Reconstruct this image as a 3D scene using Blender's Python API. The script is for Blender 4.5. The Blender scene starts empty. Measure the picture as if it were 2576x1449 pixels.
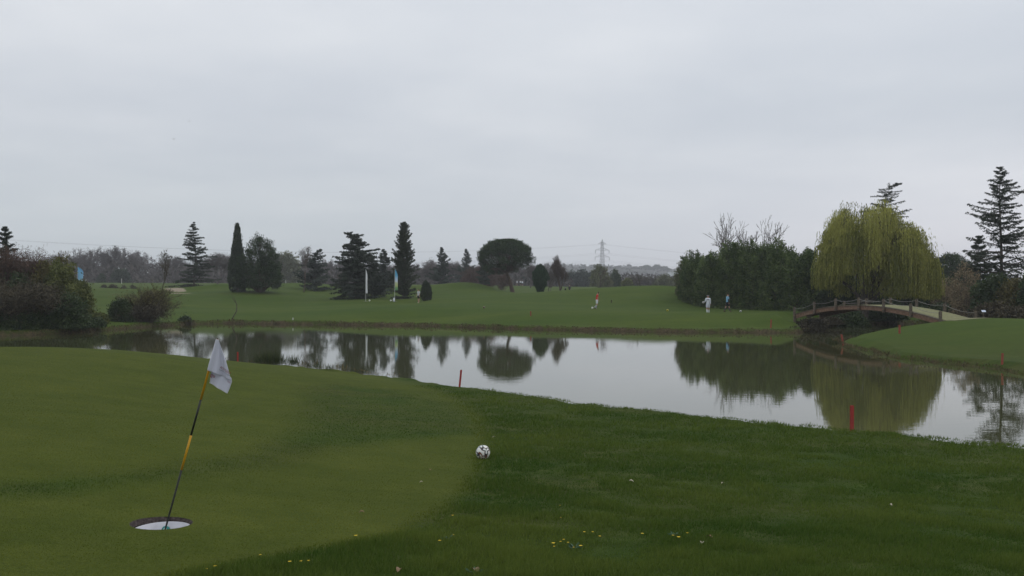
import bpy, math, random
import numpy as np
from math import radians, sin, cos, pi
sc = bpy.context.scene
COL = sc.collection
F = 2231.0           # focal length in units of a 2576 px wide frame
HC = 3.1             # eye height above the water
V0 = 733.0           # horizon row
# ---------------------------------------------------------------- camera
cd = bpy.data.cameras.new('camera'); cam = bpy.data.objects.new('camera', cd); COL.objects.link(cam)
cam.location = (0, 0, HC); cam.rotation_euler = (pi/2, 0, 0)
cd.sensor_width = 36; cd.lens = 36*F/2576; cd.shift_y = (V0-724.5)/2576
cd.clip_start = 0.1; cd.clip_end = 6000
sc.camera = cam
# ---------------------------------------------------------------- sky and light
w = bpy.data.worlds.new('World'); sc.world = w; w.use_nodes = True
nt = w.node_tree; nt.nodes.clear()
def N(t, **k):
    n = nt.nodes.new(t)
    for a, b in k.items(): setattr(n, a, b)
    return n
L = nt.links.new
out = N('ShaderNodeOutputWorld'); bg = N('ShaderNodeBackground'); L(bg.outputs[0], out.inputs[0])
SUN_EL, SUN_ROT = radians(42), radians(60)
sky = N('ShaderNodeTexSky', sky_type='NISHITA', sun_disc=False, sun_elevation=SUN_EL, sun_rotation=SUN_ROT)
tc = N('ShaderNodeTexCoord'); sep = N('ShaderNodeSeparateXYZ'); L(tc.outputs['Generated'], sep.inputs[0])
def M(op, a, b=None, clamp=False):
    n = N('ShaderNodeMath', operation=op, use_clamp=clamp)
    for i, x in enumerate((a, b)):
        if x is None: continue
        if isinstance(x, (int, float)): n.inputs[i].default_value = x
        else: L(x, n.inputs[i])
    return n.outputs[0]
zz = M('ADD', M('MAXIMUM', sep.outputs[2], 0.0), 0.10)
px = M('DIVIDE', sep.outputs[0], zz); py = M('DIVIDE', sep.outputs[1], zz)
cmb = N('ShaderNodeCombineXYZ'); L(px, cmb.inputs[0]); L(py, cmb.inputs[1])
n1 = N('ShaderNodeTexNoise'); n1.inputs['Scale'].default_value = 0.55; n1.inputs['Detail'].default_value = 5; n1.inputs['Roughness'].default_value = 0.52
L(cmb.outputs[0], n1.inputs['Vector'])
n2 = N('ShaderNodeTexNoise'); n2.inputs['Scale'].default_value = 0.17; n2.inputs['Detail'].default_value = 3
mp = N('ShaderNodeMapping'); mp.inputs['Location'].default_value = (3.1, 7.7, 0); mp.inputs['Rotation'].default_value = (0, 0, .5); mp.inputs['Scale'].default_value = (1, 1.8, 1)
L(cmb.outputs[0], mp.inputs[0]); L(mp.outputs[0], n2.inputs['Vector'])
cl = M('ADD', M('MULTIPLY', n1.outputs[0], 0.6), M('MULTIPLY', n2.outputs[0], 0.6))
mr = N('ShaderNodeMapRange', interpolation_type='SMOOTHSTEP'); mr.inputs[1].default_value = .45; mr.inputs[2].default_value = .79
L(cl, mr.inputs[0])
ramp = N('ShaderNodeMixRGB'); ramp.inputs[1].default_value = (.490, .522, .570, 1); ramp.inputs[2].default_value = (.655, .672, .695, 1)
L(mr.outputs[0], ramp.inputs[0])
# haze towards the horizon: even grey, cloud structure fades
hz = N('ShaderNodeMapRange', interpolation_type='SMOOTHSTEP'); hz.inputs[1].default_value = 0.0; hz.inputs[2].default_value = 0.20; hz.inputs[3].default_value = 0.85; hz.inputs[4].default_value = 0.0
L(sep.outputs[2], hz.inputs[0])
hc = N('ShaderNodeMixRGB'); hc.inputs[1].default_value = (.480, .530, .565, 1); hc.inputs[2].default_value = (.690, .685, .745, 1)
ax = N('ShaderNodeMapRange', interpolation_type='SMOOTHSTEP'); ax.inputs[1].default_value = -.35; ax.inputs[2].default_value = .62
L(sep.outputs[0], ax.inputs[0]); L(ax.outputs[0], hc.inputs[0])
m1 = N('ShaderNodeMixRGB'); L(hz.outputs[0], m1.inputs[0]); L(ramp.outputs[0], m1.inputs[1]); L(hc.outputs[0], m1.inputs[2])
# upper sky a bit brighter, as under thin overcast
up = N('ShaderNodeMapRange'); up.inputs[1].default_value = .1; up.inputs[2].default_value = 1; up.inputs[3].default_value = 1.0; up.inputs[4].default_value = 1.45
L(sep.outputs[2], up.inputs[0])
vm = N('ShaderNodeVectorMath', operation='SCALE'); L(m1.outputs[0], vm.inputs[0]); L(M('MULTIPLY', up.outputs[0], 10.0), vm.inputs[3])
mx = N('ShaderNodeMixRGB'); mx.inputs[0].default_value = .95; L(sky.outputs[0], mx.inputs[1]); L(vm.outputs[0], mx.inputs[2])
L(mx.outputs[0], bg.inputs[0]); bg.inputs[1].default_value = 0.1
sl = bpy.data.lights.new('sun', 'SUN'); sl.energy = 0.5; sl.angle = radians(25); sl.color = (1, .96, .9)
so = bpy.data.objects.new('sun', sl); COL.objects.link(so)
so.rotation_euler = (pi/2-SUN_EL, 0, pi-SUN_ROT+0.0)
sc.view_settings.view_transform = 'Standard'; sc.view_settings.look = 'None'
sc.view_settings.exposure = 0.25; sc.view_settings.gamma = 1.0
sc.cycles.volume_bounces = 0; sc.cycles.max_bounces = 6; sc.cycles.diffuse_bounces = 2; sc.cycles.glossy_bounces = 3
sc.cycles.transparent_max_bounces = 8

# ---------------------------------------------------------------- helpers
rng = np.random.default_rng(7)
def link(o, parent=None):
    COL.objects.link(o)
    if parent is not None: o.parent = parent
    return o
def thing(name, label, cat, loc=(0, 0, 0), rz=0.0, group=None):
    o = bpy.data.objects.new(name, None); COL.objects.link(o)
    o.location = loc; o.rotation_euler = (0, 0, rz); o.empty_display_size = .2
    o['label'] = label; o['category'] = cat
    if group: o['group'] = group
    return o
def tag(o, label=None, cat=None, group=None, kind=None):
    if label: o['label'] = label
    if cat: o['category'] = cat
    if group: o['group'] = group
    if kind: o['kind'] = kind
    return o
class G:
    """collects quads and triangles with a float 'shade' per point"""
    def __init__(s): s.V = []; s.Q = []; s.T = []; s.S = []; s.n = 0
    def add(s, v, q=None, t=None, shade=.5):
        v = np.asarray(v, float).reshape(-1, 3)
        if q is not None and len(q): s.Q.append(np.asarray(q, np.int64).reshape(-1, 4)+s.n)
        if t is not None and len(t): s.T.append(np.asarray(t, np.int64).reshape(-1, 3)+s.n)
        sh = np.broadcast_to(np.asarray(shade, float), (len(v),))
        s.V.append(v); s.S.append(sh); s.n += len(v); return s
    def merge(s, o, off=(0, 0, 0), scale=1.0, rot=0.0, shade=0.0):
        c, d = cos(rot), sin(rot)
        for v in o.V: pass
        if not o.V: return s
        v = np.concatenate(o.V)*scale; R = np.array([[c, -d, 0], [d, c, 0], [0, 0, 1]])
        v = v@R.T+np.asarray(off)
        s.add(v, np.concatenate(o.Q) if o.Q else None, np.concatenate(o.T) if o.T else None, np.concatenate(o.S)+shade)
        return s
    def mesh(s, name, smooth=False):
        me = bpy.data.meshes.new(name)
        V = np.concatenate(s.V); 
        Q = np.concatenate(s.Q) if s.Q else np.zeros((0, 4), int); T = np.concatenate(s.T) if s.T else np.zeros((0, 3), int)
        me.vertices.add(len(V)); me.vertices.foreach_set('co', V.astype(np.float32).ravel())
        me.loops.add(Q.size+T.size); me.loops.foreach_set('vertex_index', np.concatenate([Q.ravel(), T.ravel()]).astype(np.int32))
        me.polygons.add(len(Q)+len(T))
        st = np.concatenate([np.arange(len(Q))*4, Q.size+np.arange(len(T))*3]).astype(np.int32)
        me.polygons.foreach_set('loop_start', st)
        me.polygons.foreach_set('use_smooth', np.full(len(st), smooth))
        a = me.attributes.new('shade', 'FLOAT', 'POINT'); a.data.foreach_set('value', np.concatenate(s.S).astype(np.float32))
        me.update(calc_edges=True); return me
    def build(s, name, mat, parent=None, smooth=False, loc=None):
        o = bpy.data.objects.new(name, s.mesh(name, smooth)); o.data.materials.append(mat); link(o, parent)
        if loc is not None: o.location = loc
        return o
def unit(a): return a/np.maximum(np.linalg.norm(a, axis=-1, keepdims=True), 1e-9)
def rdir(n, r=rng): return unit(r.normal(size=(n, 3)))
def cards(g, P, A, Nn, ln, wd, shade):
    """leaf-shaped quads: centre P, long axis A, face normal about Nn"""
    A = unit(A); B = unit(np.cross(A, Nn)); ln = np.asarray(ln).reshape(-1, 1); wd = np.asarray(wd).reshape(-1, 1)
    v = np.stack([P-A*ln*.5, P+B*wd*.5, P+A*ln*.5, P-B*wd*.5], 1)
    q = np.arange(len(P)*4).reshape(-1, 4)
    g.add(v, q, shade=np.repeat(np.broadcast_to(shade, (len(P),)), 4))
def segs(g, P0, P1, R0, R1, sides=4, shade=.5):
    P0 = np.asarray(P0, float); P1 = np.asarray(P1, float); n = len(P0)
    A = unit(P1-P0); ref = np.where(np.abs(A[:, 2:3]) > .9, np.array([[1., 0, 0]]), np.array([[0, 0, 1.]]))
    U = unit(np.cross(A, ref)); W_ = np.cross(A, U)
    an = np.arange(sides)*2*pi/sides; c = np.cos(an)[None, :, None]; s_ = np.sin(an)[None, :, None]
    rg = U[:, None]*c+W_[:, None]*s_
    R0 = np.broadcast_to(np.asarray(R0, float).reshape(-1, 1, 1), (n, 1, 1)); R1 = np.broadcast_to(np.asarray(R1, float).reshape(-1, 1, 1), (n, 1, 1))
    v = np.concatenate([P0[:, None]+rg*R0, P1[:, None]+rg*R1], 1)
    b = np.arange(n)[:, None, None]*2*sides; k = np.arange(sides); k2 = (k+1) % sides
    q = np.stack([k, k2, k2+sides, k+sides], 1)[None]+b
    g.add(v, q.reshape(-1, 4), shade=shade)
def tube(g, pts, rad, sides=10, shade=.5, cap=True):
    pts = np.asarray(pts, float); n = len(pts); rad = np.broadcast_to(np.asarray(rad, float), (n,))
    T = unit(np.gradient(pts, axis=0)); up = np.array([1., 0, 0]) if abs(T[0, 2]) > .8 else np.array([0, 0, 1.])
    v = []
    for i in range(n):
        U = unit(np.cross(T[i], up)); W_ = np.cross(T[i], U); an = np.arange(sides)*2*pi/sides
        v.append(pts[i]+rad[i]*(np.cos(an)[:, None]*U+np.sin(an)[:, None]*W_))
    v = np.concatenate(v); q = []
    for i in range(n-1):
        for k in range(sides):
            k2 = (k+1) % sides; q.append([i*sides+k, i*sides+k2, (i+1)*sides+k2, (i+1)*sides+k])
    t = []
    if cap:
        v = np.concatenate([v, pts[:1], pts[-1:]]); a = n*sides
        for k in range(sides):
            k2 = (k+1) % sides; t.append([a, k2, k]); t.append([a+1, (n-1)*sides+k, (n-1)*sides+k2])
    g.add(v, q, t, shade=shade); return g
def box(g, c, s, rz=0, rx=0, shade=.5, bev=0.0):
    x, y, z = [a/2 for a in s]
    v = np.array([[i*x, j*y, k*z] for i in (-1, 1) for j in (-1, 1) for k in (-1, 1)])
    cx, sx = cos(rx), sin(rx); v = v@np.array([[1, 0, 0], [0, cx, -sx], [0, sx, cx]]).T
    cz, sz = cos(rz), sin(rz); v = v@np.array([[cz, -sz, 0], [sz, cz, 0], [0, 0, 1]]).T+np.array(c)
    g.add(v, [[0, 1, 3, 2], [4, 6, 7, 5], [0, 4, 5, 1], [2, 3, 7, 6], [0, 2, 6, 4], [1, 5, 7, 3]], shade=shade); return g
def lathe(g, prof, sides=24, c=(0, 0, 0), shade=.5):
    an = np.arange(sides)*2*pi/sides; v = np.concatenate([np.stack([r*np.cos(an)+c[0], r*np.sin(an)+c[1], np.full(sides, z+c[2])], 1) for r, z in prof])
    q = [[i*sides+k, i*sides+(k+1) % sides, (i+1)*sides+(k+1) % sides, (i+1)*sides+k] for i in range(len(prof)-1) for k in range(sides)]
    g.add(v, q, shade=shade); return g
def sm(x, a, b):
    t = np.clip((x-a)/(b-a), 0, 1); return t*t*(3-2*t)
# cheap smooth noise in numpy
def vnoise(p, seed=0):
    p = np.asarray(p, float); i = np.floor(p).astype(np.int64); f = p-i; f = f*f*(3-2*f); r = 0
    for dx in (0, 1):
        for dy in (0, 1):
            for dz in (0, 1):
                h = (i[..., 0]+dx)*374761393+(i[..., 1]+dy)*668265263+(i[..., 2]+dz)*2147483647+seed*974634777
                h = (h ^ (h >> 13))*1274126177; h = (h ^ (h >> 16)) & 0xffff
                wt = (f[..., 0] if dx else 1-f[..., 0])*(f[..., 1] if dy else 1-f[..., 1])*(f[..., 2] if dz else 1-f[..., 2])
                r = r+wt*h/65535.0
    return r
def fnoise(p, seed=0, o=3):
    p = np.asarray(p, float); r = 0; a = 1; s = 0
    for k in range(o): r = r+a*vnoise(p*2**k, seed+k*17); s += a; a *= .5
    return r/s

# ---------------------------------------------------------------- materials
def mat(name, col, rough=.7, col2=None, attr=None, noise=None, nscale=5, bump=0, bscale=20, spec=.3, trans=0, metal=0):
    m = bpy.data.materials.new(name); m.use_nodes = True; t = m.node_tree; b = t.nodes['Principled BSDF']; l = t.links.new
    b.inputs['Roughness'].default_value = rough; b.inputs['Specular IOR Level'].default_value = spec; b.inputs['Metallic'].default_value = metal
    c = None
    if col2 is not None:
        mxn = t.nodes.new('ShaderNodeMixRGB'); mxn.inputs[1].default_value = (*col, 1); mxn.inputs[2].default_value = (*col2, 1)
        if attr:
            a = t.nodes.new('ShaderNodeAttribute'); a.attribute_name = attr; l(a.outputs['Fac'], mxn.inputs[0])
        else:
            n = t.nodes.new('ShaderNodeTexNoise'); n.inputs['Scale'].default_value = nscale; n.inputs['Detail'].default_value = 5
            tcn = t.nodes.new('ShaderNodeTexCoord'); l(tcn.outputs['Object'], n.inputs['Vector'])
            r = t.nodes.new('ShaderNodeMapRange'); r.inputs[1].default_value = .35; r.inputs[2].default_value = .65; l(n.outputs[0], r.inputs[0]); l(r.outputs[0], mxn.inputs[0])
        c = mxn.outputs[0]; l(c, b.inputs['Base Color'])
    else: b.inputs['Base Color'].default_value = (*col, 1)
    if bump:
        n = t.nodes.new('ShaderNodeTexNoise'); n.inputs['Scale'].default_value = bscale; n.inputs['Detail'].default_value = 4
        tcn = t.nodes.new('ShaderNodeTexCoord'); l(tcn.outputs['Object'], n.inputs['Vector'])
        bm = t.nodes.new('ShaderNodeBump'); bm.inputs['Strength'].default_value = bump; bm.inputs['Distance'].default_value = .02
        l(n.outputs[0], bm.inputs['Height']); l(bm.outputs[0], b.inputs['Normal'])
    if trans:
        tr = t.nodes.new('ShaderNodeBsdfTranslucent'); ms = t.nodes.new('ShaderNodeMixShader'); ms.inputs[0].default_value = trans
        if c is not None: l(c, tr.inputs[0])
        else: tr.inputs[0].default_value = (*col, 1)
        l(b.outputs[0], ms.inputs[1]); l(tr.outputs[0], ms.inputs[2]); l(ms.outputs[0], t.nodes['Material Output'].inputs[0])
    return m
# ---------------------------------------------------------------- the lie of the land
def uxy(u, D): return (u-1288)/F*D, D
def zof(v, D): return HC-(v-V0)*D/F
# control points: (u, D, v) -> height
cps = []
def cv(*a):
    for u, D, v in a: x, y = uxy(u, D); cps.append((x, y, zof(v, D)))
def cz(*a):
    for u, D, z in a: x, y = uxy(u, D); cps.append((x, y, z))
# near side: green with its mound, falling to the pond
cz((0, 4, 1.2), (1288, 4, 1.15), (2576, 4, 1.1), (-900, 5, 1.3), (3500, 5, 1.0))
cz((0, 6, 1.12), (520, 7.9, 1.02), (1288, 6.2, 1.05), (2576, 6.2, .98), (200, 9, 1.08), (1000, 9, .83), (1288, 9, .80), (2000, 9, .74), (2576, 9, .66))
cz((0, 13, 1.3), (1218, 13.6, .54), (600, 13, .92), (2000, 13, .46), (2576, 13, .36), (-600, 12, 1.5), (3400, 12, .4))
cz((0, 19, 1.42), (600, 20, .74), (900, 20, .52), (1300, 19, .36), (-900, 20, 1.7))
cv((0, 26, 873), (100, 26.5, 872), (200, 28, 875), (300, 30, 882), (400, 32, 893), (-300, 25, 876))
cz((500, 34.5, .36), (600, 34.2, .32), (740, 33, .3), (830, 31.3, .28), (950, 29.2, .27), (1156, 25.8, .28), (1300, 23.8, .27), (1500, 21.6, .27), (1700, 19.9, .27), (2000, 18.2, .27), (2143, 17.8, .27), (2300, 16.9, .27), (2576, 15.8, .25))
cz((300, 37.5, .32), (100, 38, .32), (-200, 40, .35), (-900, 45, .6))
# far side
cz((-200, 62, .5), (213, 69, .45), (480, 87, .42), (740, 84, .4), (1020, 83, .4), (1300, 76, .4), (1500, 73, .4), (1750, 70, .4), (1960, 69, .42))
cz((-200, 80, 1.0), (213, 85, 1.0))
cz((600, 95, .95), (740, 90, .75), (1000, 87, 1.2), (1300, 80.5, 1.0), (1500, 78, 1.05), (1750, 74.5, 1.12), (1960, 72, 1.25))
cv((1501, 93, 777), (1781, 85, 788), (1830, 88, 784), (1053, 115, 762), (920, 116, 758), (994, 116, 758), (600, 110, 775), (300, 100, 778))
cv((893, 124, 752), (1017, 122, 752), (1071, 115, 757), (1287, 150, 737), (1359, 140, 738), (1170, 150, 709), (1120, 148, 716), (1215, 150, 715), (1080, 146, 724), (1255, 152, 727), (765, 140, 736), (860, 150, 731), (1170, 125, 745), (1410, 150, 733))
cv((490, 150, 725), (560, 150, 722), (598, 130, 737), (655, 132, 733), (700, 132, 738), (720, 165, 713), (795, 150, 731), (447, 137, 736))
cv((250, 120, 743), (350, 150, 727), (250, 190, 722), (300, 260, 712), (100, 200, 718), (-300, 200, 715))
cv((1450, 142, 729), (1500, 138, 725), (1560, 134, 723), (1620, 130, 723), (1700, 120, 722), (1500, 110, 752), (1620, 105, 752), (1540, 103, 764), (1730, 103, 765), (1730, 125, 728))
cv((1900, 92, 780), (2000, 85, 785), (1850, 115, 758), (2100, 110, 770), (2300, 110, 765))
cv((1173, 240, 716), (1500, 200, 731), (1700, 200, 731), (1350, 230, 724), (1500, 300, 723), (1650, 300, 719), (900, 250, 717), (600, 250, 714))
# peninsula, bridge ends, right bank
cz((1170, 172, 2.4), (1230, 175, 2.2), (1110, 175, 2.6), (1450, 160, 2.2), (1550, 158, 2.2), (1650, 155, 2.2), (560, 170, 2.9))
cv((560, 148, 716), (540, 143, 724), (610, 150, 722), (690, 140, 727), (720, 150, 722))
cz((2140, 53, .3), (2300, 42, .3), (2500, 36.5, .3), (2576, 34, .3), (2900, 29, .4))
cv((2250, 50, 842), (2340, 52, 822), (2400, 53, 809), (2440, 53, 806.5), (2480, 52, 808), (2540, 50, 815), (2600, 48, 826), (2400, 45, 860), (2520, 40, 893))
cz((2410, 56.5, 1.33), (2370, 57.5, 1.1), (2460, 57, 1.33), (2480, 60, 1.1), (2600, 60, .9), (3000, 55, .9))
cz((2003, 70.5, 1.28), (1985, 71, 1.27), (2060, 80, 1.0), (2180, 84, 1.0), (2300, 90, 1.0), (2500, 88, 1.0), (3000, 100, 1.2))
# far away
for u in (-600, 0, 600, 1288, 1900, 2576, 3200): cz((u, 600, 7.5), (u, 1200, 13), (u, 2800, 25))
for u in (-600, 3200): cz((u, 300, 5))
cp = np.array(cps)
def lp(x, y):
    th = np.arctan2(x, y); r = np.hypot(x, y)
    return np.stack([np.clip(th, -.72, .72), np.log(np.clip(r, 3.5, 3000))], -1)
def U_(d2): return np.where(d2 > 1e-12, .5*d2*np.log(np.maximum(d2, 1e-12)), 0)
cq = lp(cp[:, 0], cp[:, 1]); n = len(cq)
K = U_(((cq[:, None]-cq[None])**2).sum(-1))+np.eye(n)*2e-5
Pm = np.concatenate([np.ones((n, 1)), cq], 1); A_ = np.zeros((n+3, n+3)); A_[:n, :n] = K; A_[:n, n:] = Pm; A_[n:, :n] = Pm.T
sol = np.linalg.solve(A_, np.concatenate([cp[:, 2], np.zeros(3)]))
def tps(x, y):
    x = np.asarray(x, float); y = np.asarray(y, float); q = lp(x, y).reshape(-1, 2); o = np.empty(len(q))
    for i in range(0, len(q), 40000):
        c = q[i:i+40000]; d2 = ((c[:, None]-cq[None])**2).sum(-1); o[i:i+40000] = U_(d2)@sol[:-3]+sol[-3]+c@sol[-2:]
    return o.reshape(x.shape)
# pond outline, clockwise in (u, D)
shore = [(-2200, 38), (-900, 46), (-400, 42), (-100, 40), (100, 39.2), (300, 38.6), (400, 37.8), (500, 36.5), (600, 35.6), (740, 34.3), (830, 32.5), (950, 30.4), (1156, 26.9), (1300, 24.7), (1500, 22.4), (1700, 20.7), (2000, 18.95), (2143, 18.4), (2300, 17.6), (2576, 16.5), (3000, 15.3), (4000, 13.5), (5200, 12.5),
         (5200, 20), (4000, 23), (3000, 28.3), (2800, 30), (2576, 32.8), (2500, 35.2), (2400, 37.6), (2300, 40.2), (2220, 43.3), (2160, 47.5), (2124, 51.2)]
xy = [uxy(u, D) for u, D in shore]
xy += [(19.9, 53.8), (21.6, 56.3), (23.8, 58.6), (26.3, 60.6), (29.5, 63.5), (34, 67), (42, 72), (54, 78), (70, 84), (74, 96), (60, 92), (46, 88), (37, 84.5), (31, 80.5), (27.5, 77.5), (25, 74.2), (23.6, 70.8), (22.3, 67.6), (21.2, 66.1)]
xy += [uxy(u, D) for u, D in [(1900, 66.3), (1751, 66.9), (1600, 68.5), (1450, 70.5), (1324, 72.5), (1150, 77), (1022, 80.3), (947, 80.6), (840, 81.8), (734, 83.2), (583, 85.6), (472, 83.6), (400, 78.5), (330, 75), (213, 66.5), (100, 63.5), (0, 61.7), (-200, 58), (-600, 55), (-1200, 50)]]
P0 = np.array(xy)
# wiggle the outline
def densify(P, step=.6):
    o = []
    for a, b in zip(P, np.roll(P, -1, 0)):
        k = max(1, int(np.hypot(*(b-a))/step)); 
        for j in range(k): o.append(a+(b-a)*j/k)
    return np.array(o)
pd = densify(P0, .5)
for _ in range(3): pd = (np.roll(pd, 1, 0)+2*pd+np.roll(pd, -1, 0))/4
wig = fnoise(np.c_[pd*.55, np.zeros(len(pd))], 3, 3)-.5
tg = unit(np.roll(pd, -1, 0)-np.roll(pd, 1, 0)); nm = np.c_[tg[:, 1], -tg[:, 0]]
amp = .25*sm(pd[:, 1], 15, 50)+.35
pd = pd+nm*(wig*amp*1.6)[:, None]
def sdist(x, y, P=None, maxd=12):
    """signed distance to closed outline, negative inside"""
    P = pd if P is None else P; x = np.asarray(x, float); y = np.asarray(y, float); sh = x.shape; x = x.ravel(); y = y.ravel()
    o = np.full(len(x), 1e3); ins = np.zeros(len(x), bool); a = P; b = np.roll(P, -1, 0); e = b-a; L2 = (e**2).sum(1)+1e-12
    for i in range(0, len(x), 20000):
        X = x[i:i+20000, None]; Y = y[i:i+20000, None]
        t = np.clip(((X-a[:, 0])*e[:, 0]+(Y-a[:, 1])*e[:, 1])/L2, 0, 1)
        o[i:i+20000] = np.sqrt(((X-a[:, 0]-t*e[:, 0])**2+(Y-a[:, 1]-t*e[:, 1])**2).min(1))
        c = ((a[:, 1] > Y) != (b[:, 1] > Y)) & (X < a[:, 0]+e[:, 0]*(Y-a[:, 1])/np.where(e[:, 1] == 0, 1e-9, e[:, 1])); ins[i:i+20000] = c.sum(1) % 2 == 1
    return np.where(ins, -o, o).reshape(sh)
def sdist_fast(x, y):
    """exact only near the outline; coarse elsewhere"""
    x = np.asarray(x, float); y = np.asarray(y, float); o = np.full(x.shape, 50.0)
    m = (y > 8) & (y < 110) & (np.abs(x) < 110); xm = x[m]; ym = y[m]
    c = P0; d0 = sdist(xm, ym, P=c); r = d0.copy(); k = np.abs(d0) < 3.0; r[k] = sdist(xm[k], ym[k]); o[m] = r; return o
def height(x, y, s=None):
    x = np.asarray(x, float); y = np.asarray(y, float)
    if s is None: s = sdist_fast(x, y)
    z = tps(x, y); r = np.hypot(x, y)
    z = z+(fnoise(np.stack([x*.5, y*.5, 0*x], -1), 5)-.5)*.05+(fnoise(np.stack([x*.05, y*.05, 0*x], -1), 8)-.5)*.5*sm(r, 100, 160)
    lip = .17+.16*fnoise(np.stack([x*1.1, y*1.1, 0*x], -1), 11, 2)
    lip = lip*np.where((x > 8) & (y < 59), .5, 1.0)
    zl = np.maximum(z, lip+.02); zl = np.minimum(zl, lip+.45*np.maximum(s-.2, 0)+.35*sm(s, 1, 9)*0)
    up = sm(s, -.12, .22)
    land = -.12+(zl+.12)*up
    wat = -.12-np.maximum(-s-.1, 0)*.5; wat = np.maximum(wat, -1.5)
    return np.where(s < -.1, wat, land)
def gz(x, y): return float(height(np.array([x]), np.array([y]))[0])
def at(u, D, dz=0.0):
    x, y = uxy(u, D); return (x, y, gz(x, y)+dz)
def ray(u, v):
    D = np.concatenate([np.arange(3.5, 40, .04), np.arange(40, 160, .15)]); x = (u-1288)/F*D; zr = HC-(v-V0)/F*D
    z = height(x, D); k = np.argmax(z >= zr); return x[k], D[k], z[k]
# mowing zones on the near side, traced on the ground
def trace(pts): return np.array([ray(u, v)[:2] for u, v in pts])
Rz = trace([(440, 1449), (560, 1425), (700, 1400), (850, 1372), (1000, 1338), (1100, 1290), (1170, 1230), (1208, 1160), (1222, 1100), (1205, 1050), (1140, 1003), (1050, 968), (960, 946)])
Rz = np.concatenate([[[-1.2, 3.0]], Rz, [[-8.0, 38], [-3, 45], [60, 45], [60, 2]]])
Sz = trace([(762, 975), (850, 965), (1000, 985), (1120, 1010), (1190, 1045), (1195, 1090), (1100, 1100), (950, 1112), (820, 1132), (700, 1167), (500, 1202), (250, 1228), (0, 1252), (-300, 1262), (-300, 1236), (0, 1220), (250, 1193), (450, 1173), (600, 1148), (700, 1108), (765, 1060), (778, 1010)])
HX, HY, _ = ray(406, 1317); HZ = gz(HX, HY)
PX = ray(2400, 805)
th = np.concatenate([np.linspace(-pi, -.62, 46)[:-1], np.arange(-.62, .62, .0017), np.linspace(.62, pi, 46)[:-1]])
rs = [1.0]
while rs[-1] < 3000:
    r = rs[-1]
    st = r*.0062 if r < 20 else r*.007 if r < 30 else .14+(r-30)*.002 if r < 64 else .2 if r < 90 else r*.007 if r < 160 else r*.02
    rs.append(r+max(st, .015))
rs = np.array(rs); TH, R_ = np.meshgrid(th, rs); X = R_*np.sin(TH); Y = R_*np.cos(TH)
S_ = sdist_fast(X, Y); Z = height(X, Y, S_)
nc = len(th); nr = len(rs)
# the cup: pull vertices on to its circle and open the sheet there
CR = .262; d = np.hypot(X-HX, Y-HY); ins = d < CR+.02
X = np.where(ins, HX+(X-HX)/np.maximum(d, 1e-6)*CR, X); Y = np.where(ins, HY+(Y-HY)/np.maximum(d, 1e-6)*CR, Y)
i = np.arange(nr-1)[:, None]*nc; j = np.arange(nc)[None]; j2 = (j+1) % nc
q = np.stack([i+j, i+j2, i+nc+j2, i+nc+j], -1).reshape(-1, 4)
insf = ins.ravel(); q = q[~insf[q].all(1)]
q = np.concatenate([q]); 
g = G(); g.add(np.stack([X, Y, Z], -1).reshape(-1, 3), q[:, ::-1])
g.add([[0, 0, Z[0].mean()]], None, None); ctr = g.n-1
g.T.append(np.array([[ctr, (k+1) % nc, k] for k in range(nc)]))
ter = bpy.data.objects.new('ground', g.mesh('ground', True)); link(ter); tag(ter, kind='structure')
xf = X.ravel(); yf = Y.ravel(); near = (np.hypot(xf, yf) < 45)
def zatt(x, y):
    nz = (fnoise(np.stack([x*.9, y*.9, 0*x], -1), 21)-.5)*.9
    r = np.hypot(x, y); wd = .10+.016*r
    rough = sm(-(sdist(x, y, Rz)+nz*.28), -wd, wd); semi = sm(-(sdist(x, y, Sz)+nz*.5), -wd*1.6, wd*1.6)
    return rough, semi
zone = np.full(len(xf)+1, .8); zr, zs = zatt(xf[near], yf[near]); zn = np.zeros(near.sum()); zn = np.maximum(zr, zs*.95); idx = np.where(near)[0]
far_ = sm(np.hypot(xf[near], yf[near]), 41, 45); zone[idx] = zn*(1-far_)+.8*far_
soil = np.zeros(len(xf)+1); sf = S_.ravel(); sn = fnoise(np.stack([xf*1.4, yf*1.4, 0*xf], -1), 31)
soil[:-1] = sm(.20-.10*((xf > 8) & (yf < 59))+.45*(sn-.5)-sf, -.02, .12)*1.0
path = np.zeros(len(xf)+1)
def ell(u, D, ax_, ay_, ang=0):
    x, y = uxy(u, D); dx = xf-x; dy = yf-y; c, s = cos(ang), sin(ang); a = (dx*c+dy*s)/ax_; b = (-dx*s+dy*c)/ay_
    nz = (fnoise(np.stack([xf*.4, yf*.4, 0*xf], -1), 41)-.5)*.8
    return sm(1-np.hypot(a, b)+nz, -.1, .1)
sand = np.zeros(len(xf)+1); sand[:-1] = np.maximum(ell(440, 142, 1.3, 5, .5), ell(455, 134, 1.0, 2.5, .9))
fz = np.zeros(len(xf)+1); fz[:-1] = sm(np.hypot(xf, yf), 40, 60)
for nme, arr in (('zone', zone), ('soil', soil), ('sand', sand), ('farside', fz)):
    a = ter.data.attributes.new(nme, 'FLOAT', 'POINT'); a.data.foreach_set('value', arr.astype(np.float32))
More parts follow.
